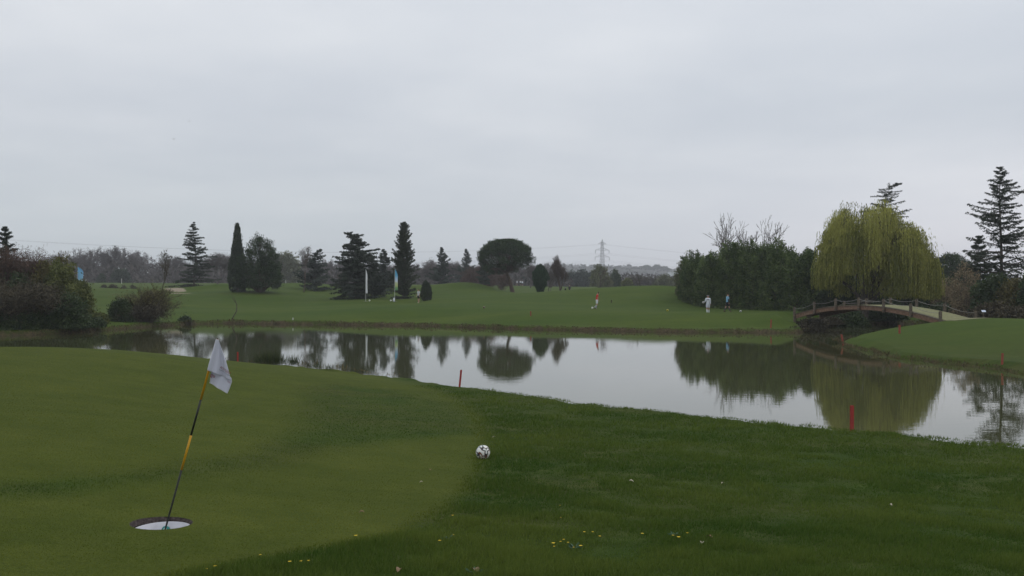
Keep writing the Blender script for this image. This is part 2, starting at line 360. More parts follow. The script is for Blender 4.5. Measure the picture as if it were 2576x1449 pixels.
def grass_ground():
    m = bpy.data.materials.new('turf'); m.use_nodes = True; t = m.node_tree; b = t.nodes['Principled BSDF']; l = t.links.new
    b.inputs['Roughness'].default_value = .95; b.inputs['Specular IOR Level'].default_value = .08
    def nd(k, **a):
        x = t.nodes.new(k)
        for p, v in a.items(): setattr(x, p, v)
        return x
    tcn = nd('ShaderNodeTexCoord')
    def noise(s, det=4, sx=1, sy=1):
        mpn = nd('ShaderNodeMapping'); mpn.inputs['Scale'].default_value = (sx, sy, 1); l(tcn.outputs['Object'], mpn.inputs[0])
        x = nd('ShaderNodeTexNoise'); x.inputs['Scale'].default_value = s; x.inputs['Detail'].default_value = det; l(mpn.outputs[0], x.inputs['Vector'])
        r = nd('ShaderNodeMapRange'); r.inputs[1].default_value = .3; r.inputs[2].default_value = .7; l(x.outputs[0], r.inputs[0]); return r.outputs[0]
    def mixc(f, a, b_, blend='MIX'):
        x = nd('ShaderNodeMixRGB', blend_type=blend)
        for k, v in enumerate((f, a, b_)):
            if isinstance(v, (int, float)): x.inputs[k].default_value = v
            elif isinstance(v, tuple): x.inputs[k].default_value = (*v, 1)
            else: l(v, x.inputs[k])
        return x.outputs[0]
    def att(nm):
        x = nd('ShaderNodeAttribute'); x.attribute_name = nm; return x.outputs['Fac']
    green = mixc(noise(1.2, 5), (.076, .096, .012), (.100, .116, .018))
    rough = mixc(noise(.9, 6), (.036, .076, .010), (.070, .100, .015)); rough = mixc(noise(.42, 5, .7, 1.3), rough, (.092, .098, .026)); rough = mixc(noise(3.2, 5, .7, 1.2), rough, mixc(1.0, rough, (.62, .70, .6), 'MULTIPLY'))
    green = mixc(noise(.8, 6, .25, 2.2), green, mixc(1.0, green, (.80, .84, .8), 'MULTIPLY')); base = mixc(att('zone'), green, rough)
    farc = mixc(noise(.12, 5, .4, 1.6), (.054, .094, .010), (.092, .122, .017))
    farc = mixc(noise(.9, 5, .5, 1.2), farc, mixc(.5, farc, (.042, .072, .012)))
    base = mixc(att('farside'), base, farc)
    base = mixc(noise(38, 3), base, mixc(1.0, base, (.62, .66, .6), 'MULTIPLY'))
    base = mixc(noise(6, 4, .6, 1.5), base, mixc(1.0, base, (.80, .84, .8), 'MULTIPLY'))
    soilc = mixc(noise(5, 6), (.035, .025, .015), (.105, .080, .048))
    base = mixc(att('soil'), base, soilc)
    base = mixc(att('sand'), base, (.26, .22, .16))
    l(base, b.inputs['Base Color'])
    bn = nd('ShaderNodeTexNoise'); bn.inputs['Scale'].default_value = 55; bn.inputs['Detail'].default_value = 3; l(tcn.outputs['Object'], bn.inputs['Vector'])
    bm = nd('ShaderNodeBump'); bm.inputs['Strength'].default_value = .5; bm.inputs['Distance'].default_value = .03; l(bn.outputs[0], bm.inputs['Height']); l(bm.outputs[0], b.inputs['Normal'])
    return m
ter.data.materials.append(grass_ground())
# ---------------------------------------------------------------- water
def water_mat():
    m = bpy.data.materials.new('pond water'); m.use_nodes = True; t = m.node_tree; b = t.nodes['Principled BSDF']; l = t.links.new
    b.inputs['Base Color'].default_value = (.060, .064, .026, 1); b.inputs['Roughness'].default_value = .004; b.inputs['IOR'].default_value = 1.5; b.inputs['Specular IOR Level'].default_value = .62
    tcn = t.nodes.new('ShaderNodeTexCoord'); mpn = t.nodes.new('ShaderNodeMapping'); mpn.inputs['Scale'].default_value = (.7, 1.7, 1); l(tcn.outputs['Object'], mpn.inputs[0])
    x = t.nodes.new('ShaderNodeTexNoise'); x.inputs['Scale'].default_value = 2.4; x.inputs['Detail'].default_value = 3; l(mpn.outputs[0], x.inputs['Vector'])
    bm = t.nodes.new('ShaderNodeBump'); bm.inputs['Strength'].default_value = .055; bm.inputs['Distance'].default_value = .02; l(x.outputs[0], bm.inputs['Height']); l(bm.outputs[0], b.inputs['Normal'])
    return m
g = G(); nx, ny = 20, 20
gx, gy = np.meshgrid(np.linspace(-95, 95, nx), np.linspace(6, 112, ny)); k = (np.arange(ny-1)[:, None]*nx+np.arange(nx-1)[None]).ravel()
g.add(np.stack([gx, gy, 0*gx], -1), np.stack([k, k+1, k+nx+1, k+nx], 1))
tag(g.build('water', water_mat(), None, True), kind='structure')
# ---------------------------------------------------------------- wooded ridge far away
def ridge():
    g = G(); xs = np.linspace(-260, 1300, 420); ds = np.array([0, 8, 25, 60, 120, 220])
    topv = np.interp(xs, [-260, -60, 90, 200, 280, 400, 700, 1300], [20, 44, 47.5, 46, 38, 33, 25, 20])
    hf = np.array([0, .45, .7, .88, 1.0, .9]); V = []
    for k, (dd, f_) in enumerate(zip(ds, hf)):
        y = 1400+dd; z = topv*f_; p = np.stack([xs*.06, 0*xs+dd*.05, 0*xs], -1); z = z+(fnoise(p*1.6, 51, 3)-.5)*6*(k > 0)
        V.append(np.stack([xs, 0*xs+y, z], -1))
    V = np.array(V); nx = len(xs); k = (np.arange(len(ds)-1)[:, None]*nx+np.arange(nx-1)[None]).ravel()
    g.add(V, np.stack([k, k+1, k+nx+1, k+nx], 1))
    # canopy roughness
    r = np.random.default_rng(4); n = 9000; i = r.integers(0, nx-1, n); rr = r.integers(1, 6, n); P = V[rr, i]+np.stack([r.uniform(-2, 2, n), 0*i-2, r.uniform(-1, 2.2, n)], -1)
    cards(g, P, rdir(n, r), rdir(n, r), r.uniform(3, 7, n), r.uniform(2, 5, n), r.uniform(0, 1, n))
    return tag(g.build('hills', mat('far woodland on ridge', (.035, .045, .03), .9, (.07, .065, .05), 'shade'), None, True), kind='structure')
ridge()
# ---------------------------------------------------------------- plants: shape makers
def R3(seed): return np.random.default_rng(seed)
def conifer(h, R, seed, base=.06, nlev=34, per=6, e0=-4, e1=25, droop=-.10, prof=1.0, card=.24, bend=0.0, dens=4, gap=.1, tl=.36, bshape=None, vary=(.6, 1.05), ej=6.5, jt=.28):
    r = R3(seed); tr = G(); fo = G()
    def axis(t):
        t = np.asarray(t, float); b = np.clip((t-.86)/.14, 0, 1)**1.6
        return np.stack([bend*b+.04*R*np.sin(t*7+seed), .03*R*np.cos(t*5+seed), h*t-abs(bend)*.25*b**2], -1)
    tt = np.linspace(0, 1, 26); tube(tr, axis(tt), np.maximum(.014*h*(1-tt)**.9, .015)+.012*h*np.exp(-tt*40), 8, shade=.3)
    lev = base+(1-base)*np.linspace(0, 1, nlev)**.92; n = nlev*per
    t = np.repeat(lev, per)+r.uniform(-jt, jt, n)*(1-base)/nlev; t = np.clip(t, base*.8, .992); keep = r.random(n) > gap; t = t[keep]; n = len(t)
    az = r.uniform(0, 2*pi, n); q = (t-base)/(1-base); q = np.clip(q, 0, 1)
    pr = (1-q)**prof if bshape is None else np.interp(q, *bshape)
    lvf = r.uniform(.72, 1.12, nlev)[np.clip(np.searchsorted(lev, t), 0, nlev-1)]
    L_ = (R*pr+.10)*lvf*np.where(r.random(n) < .12, r.uniform(1.05, 1.3, n), r.uniform(*vary, n)); el = np.radians(e0+(e1-e0)*q+r.normal(0, ej, n))
    o = axis(t); dh = np.stack([np.cos(az), np.sin(az), 0*az], -1); pe = np.stack([-np.sin(az), np.cos(az), 0*az], -1)
    K = 9; s = (np.arange(K+1)/K)
    def pos(s_): return o[:, None]+dh[:, None]*(L_*np.cos(el))[:, None, None]*s_[..., None]+np.array([0, 0, 1.])*((L_*np.sin(el))[:, None]*s_+droop*L_[:, None]*s_**2+.12*abs(droop)*L_[:, None]*s_**4*4)[..., None]
    S = np.broadcast_to(s, (n, K+1)); Pp = pos(S); rb = (.014*L_+.012)[:, None]*(1-.85*s)[None]
    segs(tr, Pp[:, :-1].reshape(-1, 3), Pp[:, 1:].reshape(-1, 3), rb[:, :-1].ravel(), rb[:, 1:].ravel(), 3, .3)
    # twigs either side, forming a flat spray
    sk = np.broadcast_to(np.linspace(.06, .98, 11), (n, 11))+r.uniform(-.03, .03, (n, 11)); Q = pos(sk)
    for sd in (-1, 1, 0):
        tw = (tl*L_[:, None]*(1.08-sk)+.10)*r.uniform(.5, 1.15, sk.shape)
        dv = unit(pe[:, None]*sd*.85+dh[:, None]*(.65+.3*(sd == 0))+np.array([0, 0, 1.])*(-.12+r.normal(0, .16, sk.shape)[..., None]))
        m = dens; f_ = (np.arange(m)+.5)/m
        P = Q[:, :, None]+dv[:, :, None]*tw[:, :, None, None]*f_[None, None, :, None]+r.normal(0, card*.16, (n, 11, m, 3))*np.array([1, 1, .55])
        P = P-np.array([0, 0, 1.])*np.abs(r.normal(0, card*.22, (n, 11, m, 1))); A = np.broadcast_to(dv[:, :, None], P.shape)+r.normal(0, .45, P.shape)-np.array([0, 0, .35]); Nn = np.array([0, 0, 1.])+r.normal(0, .55, P.shape)
        N_ = P.reshape(-1, 3).shape[0]
        sh = np.broadcast_to(r.uniform(.15, .75, (n, 1, 1)), P.shape[:3]).reshape(-1)+r.uniform(-.2, .3, N_)
        cs = (card*np.clip(.30+.70*L_/(.7*R), .30, 1.0))[:, None, None]; cs = np.broadcast_to(cs, P.shape[:3]).reshape(-1)
        cards(fo, P.reshape(-1, 3), A.reshape(-1, 3), Nn.reshape(-1, 3), cs*r.uniform(.7, 1.5, N_), cs*r.uniform(.25, .5, N_), np.clip(sh, 0, 1))
    return tr, fo
def plume(rx, ry, h, n, seed, leaf=.22, wl=.35, per=60, ln=1.2, spread=.25, up=.5, rag=.25, zmin=.0, sq=2.0, inner=.35, stems=True, hang=0.0, lobes=1.6, low=.2, flat=1.0):
    """a crown made of leafy plumes reaching out to an uneven dome"""
    r = R3(seed); tr = G(); fo = G()
    d = rdir(n*3, r); d = d[(d[:, 2] > -low)][:n]; n = len(d)
    k = (np.abs(d)**sq).sum(1)**(-1/sq) if sq != 2 else 1.0
    d = d*np.reshape(k, (-1, 1)) if sq != 2 else d
    rho = 1+rag*(fnoise(d*lobes+seed, seed, 2)-.5)*2+r.normal(0, rag*.16, n); rho = np.where(r.random(n) < inner, rho*r.uniform(.35, .92, n), rho)
    tip = d*rho[:, None]*np.array([rx, ry, h-zmin]); tip[:, 2] = tip[:, 2]*flat+zmin; tip[:, 2] = np.maximum(tip[:, 2], .08)
    ax = unit(d*np.array([1, 1, .6])+np.array([0, 0, up])+r.normal(0, .15, (n, 3)))
    m = per; qq = r.random((n, m))**.8; lnn = (ln*r.uniform(.6, 1.4, n))[:, None, None]
    P = tip[:, None]-ax[:, None]*qq[..., None]*lnn+r.normal(0, 1, (n, m, 3))*(spread*(.25+.9*np.sqrt(qq)))[..., None]
    P[..., 2] = np.maximum(P[..., 2]-hang*qq**2*ln, .02)
    A = ax[:, None]*.8+r.normal(0, .55, P.shape); A[..., 2] -= hang
    sh = np.clip(r.uniform(-.1, 1.0, (n, 1))+r.normal(0, .14, (n, m)), 0, 1).ravel(); N_ = n*m
    cards(fo, P.reshape(-1, 3), A.reshape(-1, 3), r.normal(size=(N_, 3)), leaf*r.uniform(.6, 1.4, N_), leaf*wl*r.uniform(.7, 1.4, N_), sh)
    if stems:
        j = np.arange(0, n, 3); b = np.c_[tip[j, 0]*.12, tip[j, 1]*.12, 0*j]; mid = b*.4+tip[j]*.6+np.array([0, 0, 1.])*.1*h
        segs(tr, b, mid, .03+.006*h, .02, 4, .4); segs(tr, mid, tip[j], .02, .008, 3, .4)
    return tr, fo
def column(h, prof, n, seed, leaf=.2, lump=.16, tips=2, upw=1.2):
    r = R3(seed); fo = G(); tr = G(); t = r.random(n)**.85; az = r.uniform(0, 2*pi, n)
    zz_ = np.interp(t, [0, 1], [0, 1]); rr = np.interp(zz_, *prof)
    lm = 1+lump*(fnoise(np.stack([np.cos(az)*2.2, np.sin(az)*2.2, t*h*.9], -1), seed)-.5)*2
    rr = rr*lm*np.where(r.random(n) < .3, r.uniform(.4, 1, n), r.uniform(.9, 1.07, n))
    P = np.stack([rr*np.cos(az), rr*np.sin(az), t*h], -1)+r.normal(0, leaf*.42, (n, 3))
    A = np.stack([np.cos(az)*.35, np.sin(az)*.35, 0*az+upw], -1)+r.normal(0, .35, (n, 3))
    nt_ = int(h*h*1.6); tt = r.random(nt_)**.9; ta = r.uniform(0, 2*pi, nt_); tr_ = np.interp(tt, *prof)*r.uniform(.95, 1.16, nt_); C_ = np.stack([tr_*np.cos(ta), tr_*np.sin(ta), tt*h], -1); kk = n//4; j_ = r.integers(0, nt_, kk)
    P[:kk] = C_[j_]+r.normal(0, leaf*.5, (kk, 3))*np.array([1, 1, 1.5])
    sh = np.clip(fnoise(P*1.7, seed+5)*1.0+r.normal(0, .18, n), 0, 1)
    cards(fo, P, A, rdir(n, r), leaf*r.uniform(.7, 1.6, n), leaf*.45*r.uniform(.6, 1.4, n), sh)
    tube(tr, [(0, 0, -.1), (0, 0, h*.35), (.02, 0, h*.85)], [.02*h, .014*h, .01], 8)
    return tr, fo
def bare(h, seed, spread=.5, depth=5, stems=1, trunk=.25, r0=None, kids=(3, 4), fuzz=0, fl=.5, fw=.03, up=.35, thin=.62, minr=.008, lean=0.0):
    r = R3(seed); A = []; B = []; Ra = []; Rb = []; ends = []
    r0 = r0 or .018*h
    def grow(p, d, ln, rad, dep):
        k = 3 if dep > 1 else 2; q = p
        for i in range(k):
            d2 = d+r.normal(0, .10, 3)+np.array([0, 0, .04]); d2 /= np.linalg.norm(d2); q2 = q+d2*ln/k
            ra = rad*(1-.35*i/k); rb_ = rad*(1-.35*(i+1)/k); A.append(q); B.append(q2); Ra.append(max(ra, minr)); Rb.append(max(rb_, minr)); q = q2; d = d2
            if dep > 0 and i < k-1 and dep < depth: 
                if r.random() < .6: side(q, d, ln*.6, rad*.5, dep-1)
        if dep <= 0: ends.append(q); return
        for _ in range(r.integers(kids[0], kids[1]+1)): side(q, d, ln*r.uniform(.6, .85), rad*thin, dep-1)
    def side(p, d, ln, rad, dep):
        if dep < 0: ends.append(p); return
        pe = np.cross(d, r.normal(size=3)); pe /= np.linalg.norm(pe)+1e-9; a = spread*r.uniform(.6, 1.3)
        d2 = d*cos(a)+pe*sin(a)+np.array([0, 0, up*.35]); grow(p, d2/np.linalg.norm(d2), ln, rad, dep)
    for k in range(stems):
        d = np.array([lean, 0, 1.])+(r.normal(0, .28, 3)*np.array([1, 1, 0]) if stems > 1 else r.normal(0, .03, 3)); d /= np.linalg.norm(d)
        grow(np.array([r.normal(0, .1) if stems > 1 else 0, 0, -.1]), d, h*trunk*(r.uniform(.8, 1.2) if stems > 1 else 1), r0*(.7 if stems > 1 else 1), depth)
    A = np.array(A); B = np.array(B); g = G(); zt = np.quantile(B[:, 2], .998); sc_ = h/zt
    segs(g, A*sc_, B*sc_, np.array(Ra), np.array(Rb), 4, .4)
    if fuzz:
        E = np.array(ends)*sc_; i = r.integers(0, len(E), fuzz); d = rdir(fuzz, r)+np.array([0, 0, .45])
        P = E[i]+np.clip(r.normal(0, fl*(.4 if fuzz > 700 else .12), (fuzz, 3)), -fl*.8, fl*.8); cards(g, P, d, rdir(fuzz, r), fl*r.uniform(.5, 1.3, fuzz), fw*r.uniform(.6, 1.4, fuzz), r.uniform(0, 1, fuzz))
    return g
MT = dict(
 bark=mat('grey brown bark', (.055, .045, .035), .9, (.10, .085, .07), bump=.5, bscale=14),
 pinebark=mat('reddish pine bark', (.06, .042, .032), .9, (.12, .085, .065), bump=.5, bscale=12),
 cedar=mat('dark blue green needles', (.018, .030, .018), .8, (.052, .072, .044), 'shade', trans=.10),
 cedarblue=mat('pale blue green needles', (.026, .040, .030), .8, (.062, .084, .060), 'shade', trans=.10),
 spruce=mat('olive green needles', (.022, .034, .016), .8, (.060, .078, .038), 'shade', trans=.10),
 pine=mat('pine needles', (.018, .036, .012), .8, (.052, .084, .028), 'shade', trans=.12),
 cypress=mat('cypress scales', (.016, .030, .013), .85, (.046, .064, .032), 'shade', trans=.08),
 topiary=mat('deep green scales', (.012, .036, .012), .85, (.032, .075, .028), 'shade', trans=.08),
 bamboo=mat('bamboo leaves', (.038, .070, .017), .7, (.130, .180, .052), 'shade', trans=.18),
 laurel=mat('laurel leaves', (.020, .040, .012), .6, (.062, .092, .028), 'shade', trans=.12),
 olive=mat('olive brown leaves', (.070, .064, .020), .8, (.150, .130, .044), 'shade', trans=.15),
 olivegreen=mat('yellow green leaves', (.060, .075, .018), .8, (.150, .165, .045), 'shade', trans=.15),
 redtwig=mat('reddish brown twigs', (.055, .036, .026), .9, (.13, .080, .058), 'shade'),
 darktwig=mat('dark brown twigs', (.032, .028, .016), .9, (.090, .075, .045), 'shade'),
 greytwig=mat('grey twigs', (.070, .060, .055), .9, (.15, .13, .115), 'shade'),
 browntwig=mat('warm brown twigs', (.065, .050, .042), .9, (.14, .105, .085), 'shade'),
 willow=mat('yellow green willow leaves', (.120, .135, .025), .7, (.430, .425, .105), 'shade', trans=.30),
 beige=mat('dry beige leaves', (.15, .115, .065), .85, (.33, .26, .16), 'shade', trans=.15),
 palegreen=mat('pale spring leaves', (.08, .095, .045), .8, (.17, .175, .085), 'shade', trans=.2),
 dry=mat('dry bank grass', (.035, .032, .014), .9, (.150, .125, .060), 'shade', trans=.15),
)
def tree(name, label, cat, u, D, geo, fm, tm='bark', rz=None, group=None, dz=0, parts=('trunk', 'crown'), loc=None):
    tr, fo = geo; l = loc or at(u, D, dz); t = thing(name, label, cat, l, 0 if rz is None else rz, group)
    if tr is not None: tr.build(parts[0], MT[tm], t)
    if fo is not None: fo.build(parts[1], MT[fm], t)
    return t
def bareobj(name, label, cat, u, D, g, m='greytwig', rz=0, group=None, dz=0):
    o = g.build(name, MT[m]); o.location = at(u, D, dz); o.rotation_euler[2] = rz; return tag(o, label, cat, group)
def hm(v, D, u): return zof(v, D)-gz(*uxy(u, D))       # height of something whose top shows at row v
def pxm(p, D): return p*D/F
# --- conifers beyond the pond
GC = 'conifers on the far lawn'
tree('cedar', 'tall layered cedar standing by the sand bunker', 'tree', 490, 150, conifer(hm(558, 150, 490), pxm(68, 150), 11, base=.05, nlev=23, per=7, e0=-3, e1=14, prof=.80, card=.34, droop=-.06, gap=.12, dens=4), 'cedar', group=GC)
tree('cypress', 'slim spire-shaped cypress touching the rounded pine', 'tree', 597, 131, column(hm(566, 131, 597), ([0, .05, .2, .42, .55, .68, .82, .93, 1], np.array([.85, 1.05, 1.12, 1.02, .78, .56, .36, .18, .02])*.94), 13000, 12, leaf=.26, lump=.42), 'cypress', group=GC)
pc = plume(pxm(53, 131), pxm(44, 131), hm(609, 131, 655), 480, 13, leaf=.26, wl=.3, per=58, ln=.6, spread=.26, up=.5, rag=.34, zmin=.28*hm(609, 131, 655), inner=.3, low=.25, lobes=2.0, stems=True)
tree('pine_tree', 'rounded bushy pine beside the slim spire-shaped cypress', 'tree', 655, 131, pc, 'pine', 'pinebark', group=GC)
tree('cedar', 'broad low cedar behind the thin bare poplar', 'tree', 795, 150, conifer(hm(625, 150, 795), pxm(72, 150), 14, base=.05, nlev=15, per=8, e0=4, e1=24, prof=.85, card=.38, bend=pxm(9, 150), gap=.12), 'cedarblue', group=GC)
tree('cedar', 'dense cedar with its tip bent over, behind the narrow white banner', 'tree', 893, 125, conifer(hm(582, 125, 893), pxm(62, 125), 15, base=.02, nlev=22, per=9, e0=-6, e1=18, card=.34, bend=-pxm(20, 125), bshape=([0, .2, .5, .62, .78, .9, 1], [1.05, 1.0, .80, .86, .55, .32, .1]), dens=5, gap=.06), 'cedar', group=GC)
tree('cedar', 'shorter cedar pressed against the bent-tipped cedar', 'tree', 936, 130, conifer(hm(637, 130, 936), pxm(50, 130), 16, base=.02, nlev=16, per=9, e0=0, e1=20, prof=.85, card=.34, bend=-pxm(5, 130), dens=5, gap=.06), 'cedar', group=GC)
tree('cedar', 'greyish cedar filling the gap between the two tallest conifers', 'tree', 966, 148, conifer(hm(627, 148, 966), pxm(42, 148), 17, base=.02, nlev=18, per=8, e0=0, e1=18, prof=.8, card=.34, gap=.08), 'cedarblue', group=GC)
tree('fir_tree', 'tall dense fir with upswept tips behind the blue and green banner', 'tree', 1016, 123, conifer(hm(560, 123, 1016), pxm(37, 123), 18, base=.02, nlev=32, per=10, e0=2, e1=52, droop=.05, card=.25, tl=.22, dens=4, gap=.05, bshape=([0, .15, .45, .7, .88, .97, 1], [.88, 1.0, .92, .70, .40, .18, .03])), 'spruce', group=GC)
tree('juniper', 'small dark forked juniper behind the man in black shorts', 'shrub', 1071, 116, (lambda a, b: (a[0], a[1].merge(b[1], (.33, .1, 0))))(column(hm(708, 116, 1071), ([0, .1, .35, .65, .9, 1], [.25, .48, .60, .48, .2, .03]), 4200, 19, leaf=.15), column(hm(712, 116, 1076)*.98, ([0, .1, .35, .65, .9, 1], [.2, .35, .42, .33, .16, .03]), 3000, 20, leaf=.15)), 'cypress')
tree('cedar', 'blue green cedar behind the grass mound', 'tree', 1110, 190, conifer(hm(622, 190, 1110), pxm(54, 190), 21, base=.02, nlev=18, per=8, e0=2, e1=30, prof=.95, card=.42, droop=-.05, gap=.08), 'cedarblue', group=GC)
tree('cedar', 'hazy pale cedar rising over brown bare trees', 'tree', 1173, 240, conifer(hm(626, 240, 1173), pxm(42, 240), 22, base=.02, nlev=18, per=8, e0=8, e1=38, prof=.85, card=.42, gap=.08), 'cedarblue', group=GC)
tree('cedar', 'small cedar tip showing behind the umbrella pine crown', 'tree', 1216, 175, conifer(hm(636, 175, 1216), pxm(22, 175), 23, base=.25, nlev=14, per=7, e0=0, e1=25, prof=.6, card=.4), 'cedar', group=GC)
# umbrella pine
def umbrella():
    D = 150; r = R3(31); h = hm(607, D, 1287); tr = G(); fo = G(); cx = pxm(-16, D); W2 = pxm(66, D)
    zt = h; zb = hm(692, D, 1287)
    tube(tr, [(pxm(3, D), 0, -.1), (pxm(-1, D), 0, 1.1), (pxm(-8, D), 0, hm(700, D, 1287)), (pxm(-13, D), 0, zb+.7)], [.42, .33, .27, .20], 10)
    n = 470; a = r.uniform(0, 2*pi, n); q = np.sqrt(r.random(n)); rr = W2*q*(1+.05*np.sin(a*5+1)+.05*np.sin(a*11)+r.normal(0, .045, n))
    ztop = zb+(zt-zb)*(.40+.60*np.sqrt(np.maximum(1-q**2.3, 0))); zbot = zb+(zt-zb)*(.08*(1-q)+.36*q**3+.10*np.cos(a)*q)
    lay = r.random(n); z = np.where(lay < .62, ztop, zbot+(ztop-zbot)*r.random(n)*.9)+r.normal(0, .12, n)
    tip = np.stack([cx+rr*np.cos(a), rr*np.sin(a), z], -1)
    b = np.array([pxm(-13, D), 0, zb+.5]); mid = b*.45+tip*.55-np.array([0, 0, .3]); j = np.arange(0, n, 3)
    segs(tr, np.repeat(b[None], len(j), 0), mid[j], .08, .05, 4, .4); segs(tr, mid[j], tip[j], .05, .02, 3, .4)
    m = 90; P = tip[:, None]+np.clip(r.normal(0, 1, (n, m, 3)), -1.5, 1.5)*np.array([.29, .29, .23]); A = (P-tip[:, None])+np.array([0, 0, .35])+r.normal(0, .15, P.shape)
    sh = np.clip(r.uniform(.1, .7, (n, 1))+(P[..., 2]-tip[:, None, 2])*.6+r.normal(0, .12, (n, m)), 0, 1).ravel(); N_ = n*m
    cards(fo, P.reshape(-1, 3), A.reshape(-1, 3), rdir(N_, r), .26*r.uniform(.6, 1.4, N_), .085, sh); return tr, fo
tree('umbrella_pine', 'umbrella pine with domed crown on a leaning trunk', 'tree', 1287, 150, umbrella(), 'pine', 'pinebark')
tree('topiary_bush', 'egg-shaped clipped evergreen bush narrowing to its foot', 'shrub', 1359, 140, column(hm(667, 140, 1359), ([0, .06, .3, .52, .70, .84, .94, 1], [.12, .35, .88, 1.14, 1.05, .74, .42, .05]), 15000, 32, leaf=.19, lump=.26), 'topiary')
# --- bare trees around the lawn
bareobj('bare_tree', 'multi-stemmed leafless tree beside the egg-shaped bush', 'tree', 1411, 150, bare(hm(645, 150, 1411), 41, .34, 5, 4, .24, r0=.16, fuzz=900, fl=.5, fw=.03, up=.9), 'browntwig')
bareobj('bare_tree', 'thin grey leafless tree just behind the egg-shaped bush', 'tree', 1378, 175, bare(hm(660, 175, 1378), 42, .5, 5, 2, .22, r0=.14, fuzz=800, fl=.6, fw=.03), 'greytwig')
bareobj('bare_tree', 'low leafless tree between the umbrella pine and egg-shaped bush', 'tree', 1335, 230, bare(hm(664, 230, 1335), 43, .55, 5, 2, .2, r0=.16, fuzz=1100, fl=.8, fw=.04), 'greytwig')
bareobj('bare_poplar', 'thin bare poplar in front of the broad low cedar', 'tree', 764, 141, bare(hm(623, 141, 764), 44, .22, 4, 1, .42, r0=.10, kids=(2, 3), fuzz=900, fl=.6, fw=.035, up=1.2), 'browntwig')
bareobj('bare_tree', 'slender leafless tree behind the waterside bushes', 'tree', 404, 112, bare(hm(631, 112, 404), 45, .5, 4, 1, .40, r0=.11, kids=(2, 3), fuzz=500, fl=.4, fw=.03), 'darktwig')
bareobj('bare_tree', 'small leafless tree at the end of the mound by the bent-tipped cedar', 'tree', 862, 152, bare(hm(690, 152, 862), 46, .6, 4, 1, .35, r0=.09, kids=(2, 3), fuzz=900, fl=.5, fw=.04), 'browntwig')
bareobj('bare_tree', 'thin dark leafless tree alone on the far side of the ridge, before pale roofs', 'tree', 1614, 155, bare(hm(679, 155, 1614), 47, .35, 4, 1, .42, r0=.07, kids=(2, 2), fuzz=120, fl=.4, fw=.03), 'darktwig')
bareobj('bare_tree', 'tall thin leafless tree in line with the pylon', 'tree', 1503, 160, bare(hm(672, 160, 1503), 48, .35, 4, 1, .4, r0=.06, kids=(2, 2), fuzz=260, fl=.4, fw=.04), 'browntwig')
for k, (u, D, v, s_, lab) in enumerate([(1205, 205, 668, 3, 'wide russet bare tree below the hazy pale cedar'), (1236, 200, 676, 2, 'russet bare tree with its trunk showing under the umbrella pine'), (1185, 215, 690, 4, 'low spreading russet bare tree at the foot of the mound'), (1258, 190, 690, 1, 'slim russet bare tree nearest the umbrella pine trunk')]):
    bareobj('bare_tree', lab, 'tree', u, D, bare(hm(v, D, u), 60+k, .8, 5, s_, .22, r0=.17, fuzz=3200, fl=.7, fw=.07, up=.1), 'redtwig', group='russet bare trees beside the mound')
bareobj('bare_tree', 'leafless fan of branches rising over the bamboo', 'tree', 1815, 122, bare(hm(538, 122, 1815), 49, .50, 5, 3, .40, r0=.16, kids=(2, 2), fuzz=120, fl=.5, fw=.02, minr=.020, up=.6), 'greytwig', group='leafless trees behind the bamboo')
bareobj('bare_tree', 'smaller leafless crown over the bamboo, closer to the willow', 'tree', 1882, 126, bare(hm(552, 126, 1882), 54, .42, 5, 2, .42, r0=.13, kids=(2, 2), fuzz=120, fl=.5, fw=.02, minr=.020, up=.7), 'greytwig', group='leafless trees behind the bamboo')
for k, (u, D, v, lab) in enumerate([(548, 235, 640, 'pinkish bare tree behind the layered cedar'), (575, 245, 655, 'pinkish bare tree against the cypress'), (700, 260, 640, 'tall grey bare tree above the yellow willow far off'), (1090, 270, 655, 'grey bare tree between the fir and the blue green cedar'), (1135, 260, 662, 'grey bare tree close to the hazy pale cedar')]):
    bareobj('bare_tree', lab, 'tree', u, D, bare(hm(v, D, u), 70+k, .5, 5, 2, .22, r0=.2, fuzz=3500, fl=.9, fw=.08, up=.5), 'greytwig', group='pale bare trees behind the conifers')
# --- small far plants
def blob(name, label, u, D, v, wpx, fm, seed, n=160, leaf=.5, per=40, ln=1.0, cat='tree', group=None, **k):
    h = hm(v, D, u); return tree(name, label, cat, u, D, plume(pxm(wpx/2, D), pxm(wpx/2, D)*.8, h, n, seed, leaf=leaf, per=per, ln=ln, spread=k.pop('spread', .4), **k), fm, group=group)
blob('round_tree', 'small round dark tree in front of the far wood', 303, 290, 680, 42, 'cypress', 81, leaf=.8, spread=.6, zmin=1.2)
blob('willow_tree', 'soft yellow green willow far off beyond the rounded pine', 723, 300, 645, 62, 'palegreen', 82, n=260, leaf=.9, spread=.9, hang=.4)
blob('round_tree', 'round dark green tree on the far fairway near the pylon', 1547, 260, 681, 30, 'laurel', 83, leaf=.7, spread=.45, zmin=.6)
blob('leafing_tree', 'half-leafed yellowish tree under the pylon', 1508, 290, 672, 38, 'olivegreen', 84, leaf=.8, spread=.6, zmin=.5)
blob('pale_bush', 'pale round willow bush below the half-leafed tree', 1522, 235, 697, 38, 'palegreen', 85, leaf=.5, spread=.35, cat='bush')
blob('pale_bush', 'low yellow bush beside the round dark green tree', 1578, 240, 703, 30, 'olivegreen', 86, leaf=.5, spread=.35, cat='bush')
blob('pale_bush', 'wide pale bush before the far white building', 1672, 260, 694, 50, 'palegreen', 87, leaf=.6, spread=.5, cat='bush')
blob('dark_bush', 'dark evergreen bush on the far lawn below the conifers at the wood edge', 255, 270, 690, 22, 'cypress', 88, leaf=.5, cat='bush')
